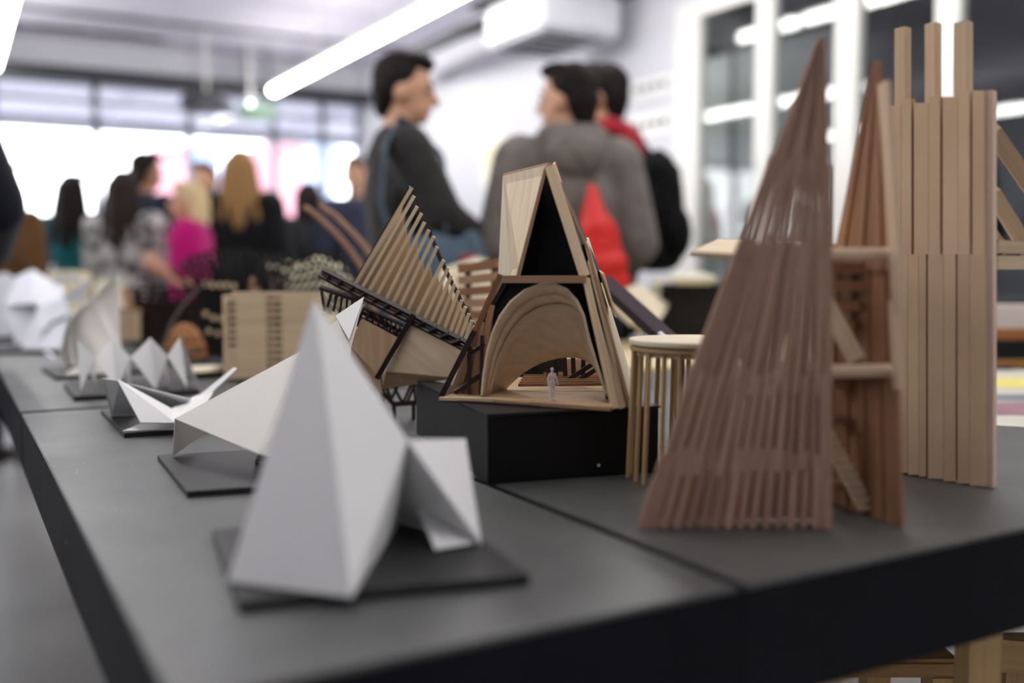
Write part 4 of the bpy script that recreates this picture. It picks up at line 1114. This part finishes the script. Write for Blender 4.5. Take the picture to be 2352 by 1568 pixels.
# ================================================================ PEOPLE
_ico = None
def ico():
    global _ico
    if _ico is None:
        bm = bmesh.new(); bmesh.ops.create_icosphere(bm, subdivisions=2, radius=1.0)
        bm.verts.ensure_lookup_table()
        _ico = ([v.co.copy() for v in bm.verts], [[v.index for v in f.verts] for f in bm.faces]); bm.free()
    return _ico
def blob(name, prims, voxel, m, root, smooth=3, scale=1.0, under=None):
    """one continuous surface grown over tapered limbs ('c') and ellipsoids ('e')"""
    vs, fs = [], []
    IV, IF = ico()
    def ell(c, r, R=None):
        b = len(vs)
        for v in IV:
            q = Vector((v.x*r[0], v.y*r[1], v.z*r[2]))
            if R is not None: q = R @ q
            vs.append((Vector(c)+q)*scale)
        fs.extend([[i+b for i in f] for f in IF])
    for p in prims:
        if p[0] == 'e': ell(p[1], p[2], p[3] if len(p) > 3 else None)
        else:
            a, ra, c, rc = Vector(p[1]), p[2], Vector(p[3]), p[4]
            ell(a, (ra,)*3); ell(c, (rc,)*3)
            if (c-a).length < 1e-6: continue
            x, y, z = frame(c-a, Vector((1, 0.01, 0)))
            b = len(vs); n = 14
            for q, r in ((a, ra), (c, rc)):
                for k in range(n):
                    th = 2*math.pi*k/n
                    vs.append((q+x*math.cos(th)*r+y*math.sin(th)*r)*scale)
            for k in range(n): fs.append([b+k, b+(k+1) % n, b+n+(k+1) % n, b+n+k])
            fs.append([b+k for k in range(n)][::-1]); fs.append([b+n+k for k in range(n)])
    me = bpy.data.meshes.new(name); me.from_pydata([tuple(v) for v in vs], [], fs)
    tmp = bpy.data.objects.new('tmp', me); COL.objects.link(tmp)
    rm = tmp.modifiers.new('r', 'REMESH'); rm.mode = 'VOXEL'; rm.voxel_size = voxel*scale; rm.use_smooth_shade = True
    if smooth:
        sm = tmp.modifiers.new('s', 'SMOOTH'); sm.factor = 0.5; sm.iterations = smooth
    dg = bpy.context.evaluated_depsgraph_get()
    me2 = bpy.data.meshes.new_from_object(tmp.evaluated_get(dg))
    bpy.data.objects.remove(tmp); bpy.data.meshes.remove(me)
    me2.name = name; me2.materials.clear(); me2.materials.append(m)
    for p in me2.polygons: p.use_smooth = True
    return link(name, me2, rootmat(root), m, under or root)
def rz(p, a, c=(0, 0)):
    x, y = p[0]-c[0], p[1]-c[1]
    return (c[0]+x*math.cos(a)-y*math.sin(a), c[1]+x*math.sin(a)+y*math.cos(a), p[2])
def hand(wr, d, side, curl=0.5):
    """palm, four unequal bent fingers and a thumb; d = forearm direction"""
    wr = Vector(wr); d = Vector(d).normalized()
    sidev = Vector((0, 1, 0)) if abs(d.z) > .7 else Vector((0, 0, 1))
    s = (sidev-d*sidev.dot(d)).normalized(); n = d.cross(s)*(side)
    pr = []
    palm = wr+d*.05
    for k in range(4):
        o = s*(.027-.018*k)
        pr.append(('c', wr+o*.6, .016, wr+d*.088+o, .0115))
        L = (.040, .046, .043, .034)[k]
        p1 = wr+d*.088+o
        p2 = p1+(d*math.cos(curl)-n*math.sin(curl))*L
        p3 = p2+(d*math.cos(curl*2)-n*math.sin(curl*2))*L*.85
        pr += [('c', p1, .0100, p2, .0088), ('c', p2, .0088, p3, .0075)]
    t0 = wr+d*.025+s*.022; t1 = t0+(d*.7+s*.75-n*.2).normalized()*.045; t2 = t1+(d*.95+s*.2-n*.3).normalized()*.032
    pr += [('c', t0, .015, t1, .0115), ('c', t1, .0115, t2, .009)]
    return pr
SKIN = lambda c: mat('skin %d %d %d' % c, c, tuple(int(v*.92) for v in c), .55, (14, 14, 14), spec=.35)
def cloth(nm, c, c2=None, sc=14): return mat('cloth '+nm, c, c2 or tuple(int(v*.8) for v in c), .9, (sc,)*3, spec=.15, bump=.3, sheen=.1)
def person(label, H=1.70, px=None, d=None, loc=None, a=0.0, turn=0.0, skin=(206, 158, 128), hair='short', hairc=(22, 18, 17),
           top=None, topname='sweater', sleeve='long', bottom=None, hood=None, elbows=None, wrists=None, bulk=1.0, lean=0.0, vox=.012, coat=False, hood_c=None, hands=True, face=True, pitch=0.0):
    if loc is None:
        q = P(px, 607, d); loc = (q.x, q.y, 0)
    root = thing('person', label, 'person', Vector((loc[0], loc[1], 0)), -(YAW+math.radians(a)))
    s = H/1.72
    sk = SKIN(skin)
    tr = math.radians(-turn)
    hp = math.radians(pitch)
    def LN(p):   # lean the upper body forward about the hips
        z = p[2]-.92
        if z <= 0: return Vector(p)
        return Vector((p[0], p[1]*math.cos(lean)+z*math.sin(lean), .92+z*math.cos(lean)-p[1]*math.sin(lean)))
    HC = Vector(LN((0, .015, 1.50)))
    def HD(p):   # head-local offset from neck top -> body coordinates
        q = Vector(p)-Vector((0, .0, 1.50))
        q = Matrix.Rotation(hp, 3, 'X') @ q
        q = Matrix.Rotation(tr, 3, 'Z') @ q
        return HC+q
    HR = Matrix.Rotation(tr, 3, 'Z') @ Matrix.Rotation(hp, 3, 'X')
    E = elbows or ((-.235, -.03, 1.10), (.235, -.03, 1.10))
    Wr = wrists or ((-.235, .07, .86), (.235, .07, .86))
    SH = [LN((-.175, 0, 1.385)), LN((.175, 0, 1.385))]
    # ---- body
    tors = [('e', LN((0, .0, 1.24)), (.160, .100, .19)), ('c', LN((-.13, 0, 1.385)), .058, LN((.13, 0, 1.385)), .058),
            ('e', LN((0, 0, 1.06)), (.135, .095, .15)), ('e', (0, 0, .93), (.160, .112, .12)), ('c', LN((0, 0, 1.40)), .075, LN((0, .005, 1.36)), .095)]
    legs = []
    for sg in (-1, 1):
        legs += [('c', (sg*.085, 0, .90), .092, (sg*.098, .012, .50), .060), ('c', (sg*.098, .012, .50), .060, (sg*.102, -.015, .09), .040)]
    feet = []
    for sg in (-1, 1):
        feet += [('c', (sg*.102, -.035, .05), .042, (sg*.112, .13, .036), .034), ('e', (sg*.112, .10, .036), (.046, .075, .034))]
    arms = []
    for k in (0, 1):
        arms += [('c', SH[k], .058, E[k], .044), ('c', E[k], .043, Wr[k], .029)]
    headp = [('c', LN((0, -.005, 1.38)), .062, HC+Vector((0, 0, .03)), .055),
             ('e', HD((0, 0, 1.615)), (.076, .096, .108), HR), ('e', HD((0, .028, 1.55)), (.060, .070, .068), HR), ('e', HD((0, .070, 1.513)), (.030, .024, .022), HR),
             ('c', HD((0, .095, 1.605)), .012, HD((0, .114, 1.570)), .015),
             ('e', HD((-.078, -.005, 1.585)), (.012, .024, .034), HR), ('e', HD((.078, -.005, 1.585)), (.012, .024, .034), HR)]
    hp_ = []
    if hands:
        for k, sg in ((0, -1), (1, 1)):
            hp_ += hand(Wr[k], Vector(Wr[k])-Vector(E[k]), sg)
    BODY = blob('body', tors+legs+arms+headp+hp_+[('c', (sg*.102, -.03, .05), .034, (sg*.11, .11, .034), .026) for sg in (-1, 1)], vox if not hands else min(vox, .0085), sk, root, 2, s)
    # ---- face
    if face:
        for sx_ in (-1, 1):
            ey = blob('eye', [('e', HD((sx_*.032, .088, 1.603)), (.013, .008, .007), HR)], .003, mat('eye dark', (40, 30, 26), (60, 46, 40), .2), root, 1, s, BODY)
            blob('eyebrow', [('c', HD((sx_*.016, .096, 1.626)), .005, HD((sx_*.050, .084, 1.628)), .004)], .003, mat('brow hair', hairc, hairc, .7), root, 1, s, BODY)
        blob('lips', [('e', HD((0, .092, 1.537)), (.024, .010, .007), HR)], .003, mat('lip skin', (176, 104, 92), (160, 92, 82), .5), root, 1, s, BODY)
    # ---- clothes: same limbs, grown a little
    g = .016*bulk if not coat else .034
    def grow(prims, g):
        out = []
        for p in prims:
            if p[0] == 'e': out.append(('e', p[1], tuple(r+g for r in p[2]))+tuple(p[3:]))
            else: out.append(('c', p[1], p[2]+g, p[3], p[4]+g))
        return out
    topp = grow(tors, g) + [('e', LN((0, -.005, 1.0)), (.150+g, .108+g, .14))]
    for k in (0, 1):
        if sleeve == 'long':
            w2 = Vector(E[k]).lerp(Vector(Wr[k]), .97)
            topp += [('c', SH[k], .062+g, E[k], .050+g), ('c', E[k], .048+g, w2, .034+g*.8)]
        else:
            topp += [('c', SH[k], .062+g, SH[k].lerp(Vector(E[k]), .62), .058+g)]
    if coat: topp += [('e', (0, 0, .80), (.185, .14, .20))]
    blob(topname, topp, vox, top or cloth('grey', (70, 70, 72)), root, 3, s)
    if hood is not None:
        blob('hood', [('c', LN((-.075, -.05, 1.455)), .058, LN((.075, -.05, 1.455)), .058), ('e', LN((0, -.10, 1.40)), (.115, .062, .085)), ('c', LN((-.08, -.03, 1.46)), .045, LN((-.045, .07, 1.42)), .030), ('c', LN((.08, -.03, 1.46)), .045, LN((.045, .07, 1.42)), .030)], vox*.8, hood, root, 3, s)
    blob('trousers', grow(legs, .017)+[('e', (0, 0, .92), (.172, .126, .12))], vox*1.1, bottom or cloth('denim', (46, 52, 70)), root, 3, s)
    for sg in (-1, 1):
        blob('shoe', [q for q in grow(feet, .006) if q[1][0]*sg > 0] + [('e', (sg*.108, .04, .016), (.046, .14, .016))], .008, mat('shoe leather', (52, 44, 40), (40, 34, 30), .5), root, 2, s)
    # ---- hair
    hm = mat('hair %d %d %d' % hairc, hairc, tuple(int(v*1.3+3) for v in hairc), .7, (60, 60, 8), spec=.15)
    hr = [('e', HD((0, -.022, 1.642)), (.084, .098, .092), HR), ('e', HD((0, -.055, 1.60)), (.078, .062, .085), HR), ('e', HD((0, .035, 1.700)), (.070, .066, .034), HR)]
    if hair == 'short':
        hr += [('e', HD((0, -.062, 1.55)), (.060, .042, .055), HR), ('e', HD((-.074, -.02, 1.635)), (.014, .032, .04), HR), ('e', HD((.074, -.02, 1.635)), (.014, .032, .04), HR),
               ('c', HD((-.03, .075, 1.700)), .020, HD((.04, .085, 1.690)), .016)]
    elif hair == 'bob':
        hr += [('c', HD((sx_*.062, -.045, 1.64)), .034, HD((sx_*.070, -.050, 1.49)), .030) for sx_ in (-1, 1)] + [('c', HD((0, -.07, 1.62)), .065, HD((0, -.075, 1.48)), .060)]
    else:
        hr += [('c', HD((sx_*.062, -.04, 1.64)), .040, HD((sx_*.085, -.055, 1.44)), .048) for sx_ in (-1, 1)]
        hr += [('c', HD((sx_*.085, -.055, 1.44)), .048, HD((sx_*.095, -.085, 1.28)), .036) for sx_ in (-1, 1)]
        hr += [('c', HD((0, -.07, 1.62)), .075, HD((0, -.095, 1.40)), .070), ('c', HD((0, -.095, 1.40)), .070, HD((0, -.115, 1.26)), .045)]
    blob('hair', hr, .009, hm, root, 2, s)
    def W(p): return rootmat(root) @ (Vector(p)*s)
    root_W[root.name] = (W, s)
    return root
root_W = {}
def rel(r, p): return root_W[r.name][0](p)

# student in profile, dark sweater
p1 = person('young man in a charcoal sweater seen in profile facing right, bag at his side', H=1.715, px=915, d=3.5, a=72, turn=14, top=cloth('charcoal', (52, 50, 50)), bottom=cloth('slate denim', (58, 66, 78)),
            elbows=((-.24, .05, 1.12), (.245, .10, 1.16)), wrists=((-.12, .26, 1.02), (.15, .30, 1.05)), bulk=1.3, pitch=-6, hands=True)
M_bag = cloth('slate bag', (88, 106, 122), (70, 86, 100))
bagc = rel(p1, (.30, .06, .93))
t = thing('shoulder_bag', 'slate blue cloth shoulder bag hanging from the student in the charcoal sweater', 'bag', bagc, p1.rotation_euler.z)
BB = blob('bag_body', [('e', (0, 0, 0), (.055, .20, .18)), ('c', (0, -.16, .05), .05, (0, -.12, .19), .035), ('c', (0, .15, .02), .05, (0, .12, .15), .035), ('c', (0, -.13, -.14), .05, (0, .13, -.14), .05)], .012, M_bag, t, 3)
tube('strap', [rel(p1, q) for q in ((.30, -.08, 1.08), (.27, -.11, 1.20), (.24, -.09, 1.36), (.14, -.03, 1.475), (.10, .04, 1.47), (.17, .12, 1.36), (.29, .10, 1.10))], 0, M_bag, t, flat=(.055, .008, FWD))
blob('badge', [('e', (.05, .10, .08), (.012, .045, .03))], .006, cloth('red badge', (150, 60, 70)), t, 1, 1.0, BB)
# grey hoodie with red drawstring bag
p2 = person('student in a grey hoodie seen from behind with a red drawstring bag', H=1.675, px=1305, d=3.45, a=-12, turn=-48, top=cloth('grey hoodie', (122, 115, 110), (100, 95, 92)), topname='hoodie',
            hood=cloth('grey hood', (122, 114, 108), (100, 94, 90)), bottom=cloth('dark jeans', (36, 38, 46)), bulk=2.0, elbows=((-.25, .0, 1.10), (.25, -.01, 1.10)), wrists=((-.16, .16, .96), (.17, .15, .93)))
M_red = mat('red nylon', (222, 42, 36), (196, 30, 28), .45, (9, 9, 2), spec=.4)
bc = rel(p2, (.035, -.185, 1.08))
t = thing('drawstring_bag', 'bright red drawstring bag on the back of the grey hoodie', 'bag', bc, p2.rotation_euler.z)
blob('bag_body', [('c', (-.005, .0, .205), .012, (0, -.02, .06), .06), ('c', (-.05, -.03, -.05), .055, (.055, -.03, -.05), .055), ('c', (-.06, -.03, -.11), .045, (.075, -.03, -.11), .045), ('e', (.005, -.02, .0), (.085, .06, .13))], .009, M_red, t, 3)
for sg in (-1, 1):
    tube('cord', [rel(p2, q) for q in ((.03, -.19, 1.30), (.03+sg*.05, -.165, 1.40), (.03+sg*.11, -.03, 1.475), (.03+sg*.12, .11, 1.38))], .004, cloth('grey cord', (84, 80, 78)), t, 6)
# navy jacket and black backpack
p3 = person('student in a navy jacket and red hood with a black backpack, behind the grey hoodie', H=1.80, px=1385, d=4.1, a=-62, turn=-8, top=cloth('navy jacket', (40, 54, 92), (30, 42, 74)), topname='jacket',
            hood=cloth('red hood', (168, 36, 48), (140, 28, 40)), bottom=cloth('black jeans', (24, 24, 28)), bulk=1.5)
M_pack = mat('black nylon', (8, 8, 9), (14, 14, 15), .85, (10, 10, 10), spec=.15)
bc = rel(p3, (.02, -.215, 1.16))
t = thing('backpack', 'black backpack worn over the navy jacket', 'backpack', bc, p3.rotation_euler.z)
PB = blob('pack_body', [('e', (0, 0, .0), (.165, .10, .25)), ('c', (-.10, 0, -.17), .075, (.10, 0, -.17), .075), ('c', (-.08, 0, .14), .07, (.08, 0, .14), .07)], .012, M_pack, t, 3)
blob('front_pocket', [('e', (0, -.085, -.09), (.12, .045, .11))], .01, M_pack, t, 2, 1.0, PB)
for sg in (-1, 1):
    tube('shoulder_strap', [rel(p3, q) for q in ((sg*.08, -.16, 1.36), (sg*.11, -.07, 1.475), (sg*.12, .06, 1.47), (sg*.14, .135, 1.30), (sg*.17, .05, 1.08), (sg*.12, -.15, 1.0))], 0, M_pack, t, flat=(.05, .012, RIGHT))
grp = dict(hands=False, face=False, vox=.014)
person('woman with long dark hair in a teal top seen from behind', H=1.53, px=172, d=6.0, a=5, hair='long', top=cloth('teal', (24, 92, 98), (18, 74, 80)), topname='blouse', **grp)
t = thing('back_print', 'small pale round print', 'print', (0, 0, 0)) if False else None
person('woman with dark bobbed hair in a black and white patterned blouse seen from behind', H=1.50, px=290, d=5.45, a=4, hair='long', hairc=(38, 30, 28), top=mat('cloth blotch print', (196, 196, 194), (48, 50, 52), .9, (16, 16, 16), spec=.1, contrast=(.46, .6)), topname='blouse', bulk=2.0, elbows=((-.22, .06, 1.12), (.22, .06, 1.12)), wrists=((-.12, .22, 1.05), (.12, .22, 1.05)), **grp)
person('man with short dark hair in a navy sweater behind the patterned blouse', H=1.70, px=338, d=6.35, a=30, turn=10, top=cloth('deep navy', (28, 32, 54)), skin=(176, 128, 104), **grp)
person('woman in a magenta top with pale blond hair facing left, arms bent', H=1.42, px=440, d=5.25, a=-100, hair='bob', hairc=(178, 158, 122), skin=(214, 160, 132), top=cloth('magenta', (184, 20, 112), (160, 14, 96)), topname='blouse', sleeve='short', bulk=3.2,
       elbows=((-.23, .0, 1.10), (.23, .0, 1.08)), wrists=((-.15, .17, 1.20), (.05, .18, 1.16)), hands=True, face=True, vox=.012)
person('woman with long brown blond hair in black seen from behind', H=1.69, px=556, d=6.15, a=-8, hair='long', hairc=(122, 92, 58), top=cloth('black', (20, 20, 24)), topname='coat', coat=True, **grp)
person('dark haired visitor in a yellow top behind the woman in magenta', H=1.71, px=478, d=7.1, a=-150, turn=-20, hairc=(60, 42, 34), top=cloth('yellow', (196, 172, 60), (176, 150, 46)), topname='shirt', **grp)
person('visitor with dark hair in a grey and black jacket, right end of the group', H=1.53, px=712, d=6.6, a=-25, turn=20, hair='bob', hairc=(34, 26, 26), top=cloth('dark grey jacket', (58, 58, 62), (28, 28, 32), 5), topname='jacket', coat=True, **grp)
person('visitor in dark navy clothing cut off by the left frame edge', H=1.76, loc=(-.155, 3.05), a=-14, top=cloth('near black navy', (22, 24, 36)), topname='coat', coat=True, bulk=1.4, bottom=cloth('blue jeans', (44, 62, 108)), vox=.014, hands=False, face=False,
       elbows=((-.27, -.03, 1.12), (.265, .05, 1.13)), wrists=((-.25, .10, .88), (.20, .28, 1.02)))
person('visitor in a brown jacket, partly behind the dark figure at the left edge', H=1.50, px=8, d=5.0, a=10, hair='bob', hairc=(40, 30, 26), top=cloth('brown jacket', (104, 74, 44), (86, 60, 36)), topname='jacket', **grp)
person('dark haired visitor mostly hidden behind the student in charcoal', H=1.69, px=818, d=6.6, a=150, turn=30, hairc=(40, 28, 24), top=cloth('dusky blue', (60, 64, 84)), topname='shirt', hands=False, face=True, vox=.014)
person('distant dark haired visitor by the window end, left of the charcoal sweater', H=1.50, px=779, d=7.9, a=20, hairc=(24, 20, 20), top=cloth('dim grey', (50, 52, 60)), topname='shirt', **grp)
# ---------------------------------------------------------------- little scale figure inside the A-frame
c = on_z(1268, 919, FZ+.0055)
t = thing('scale_figurine', 'tiny white standing scale figure on the A-frame floor', 'figurine', c, -(YAW+math.radians(150)))
fs_ = .0395/1.72
prims = [('e', (0, 0, 1.62), (.085, .10, .12)), ('c', (0, 0, 1.38), .06, (0, 0, 1.52), .055), ('e', (0, 0, 1.24), (.17, .11, .19)), ('e', (0, 0, 1.02), (.15, .11, .16)), ('c', (-.14, 0, 1.38), .06, (.14, 0, 1.38), .06),
         ('c', (-.17, 0, 1.38), .06, (-.27, .0, 1.10), .048), ('c', (-.27, 0, 1.10), .048, (-.33, .05, .84), .04), ('c', (.17, 0, 1.38), .06, (.25, .0, 1.10), .048), ('c', (.25, 0, 1.10), .048, (.26, .05, .82), .04),
         ('c', (-.09, 0, .92), .10, (-.11, .02, .48), .07), ('c', (-.11, .02, .48), .07, (-.12, 0, .06), .055), ('c', (.09, 0, .92), .10, (.10, .05, .48), .07), ('c', (.10, .05, .48), .07, (.10, .02, .06), .055),
         ('c', (-.12, 0, .045), .05, (-.13, .14, .045), .045), ('c', (.10, 0, .045), .05, (.11, .16, .045), .045)]
for sg, wx in ((-1, -.33), (1, .26)):
    prims += hand((wx, .05, .83), (sg*.1, .1, -1), sg, .3)
blob('figure_body', prims, .022, mat('white plastic', (228, 220, 222), (216, 208, 212), .5), t, 1, fs_)
# pale emblem on the teal back is cloth print, a flat patch on the garment
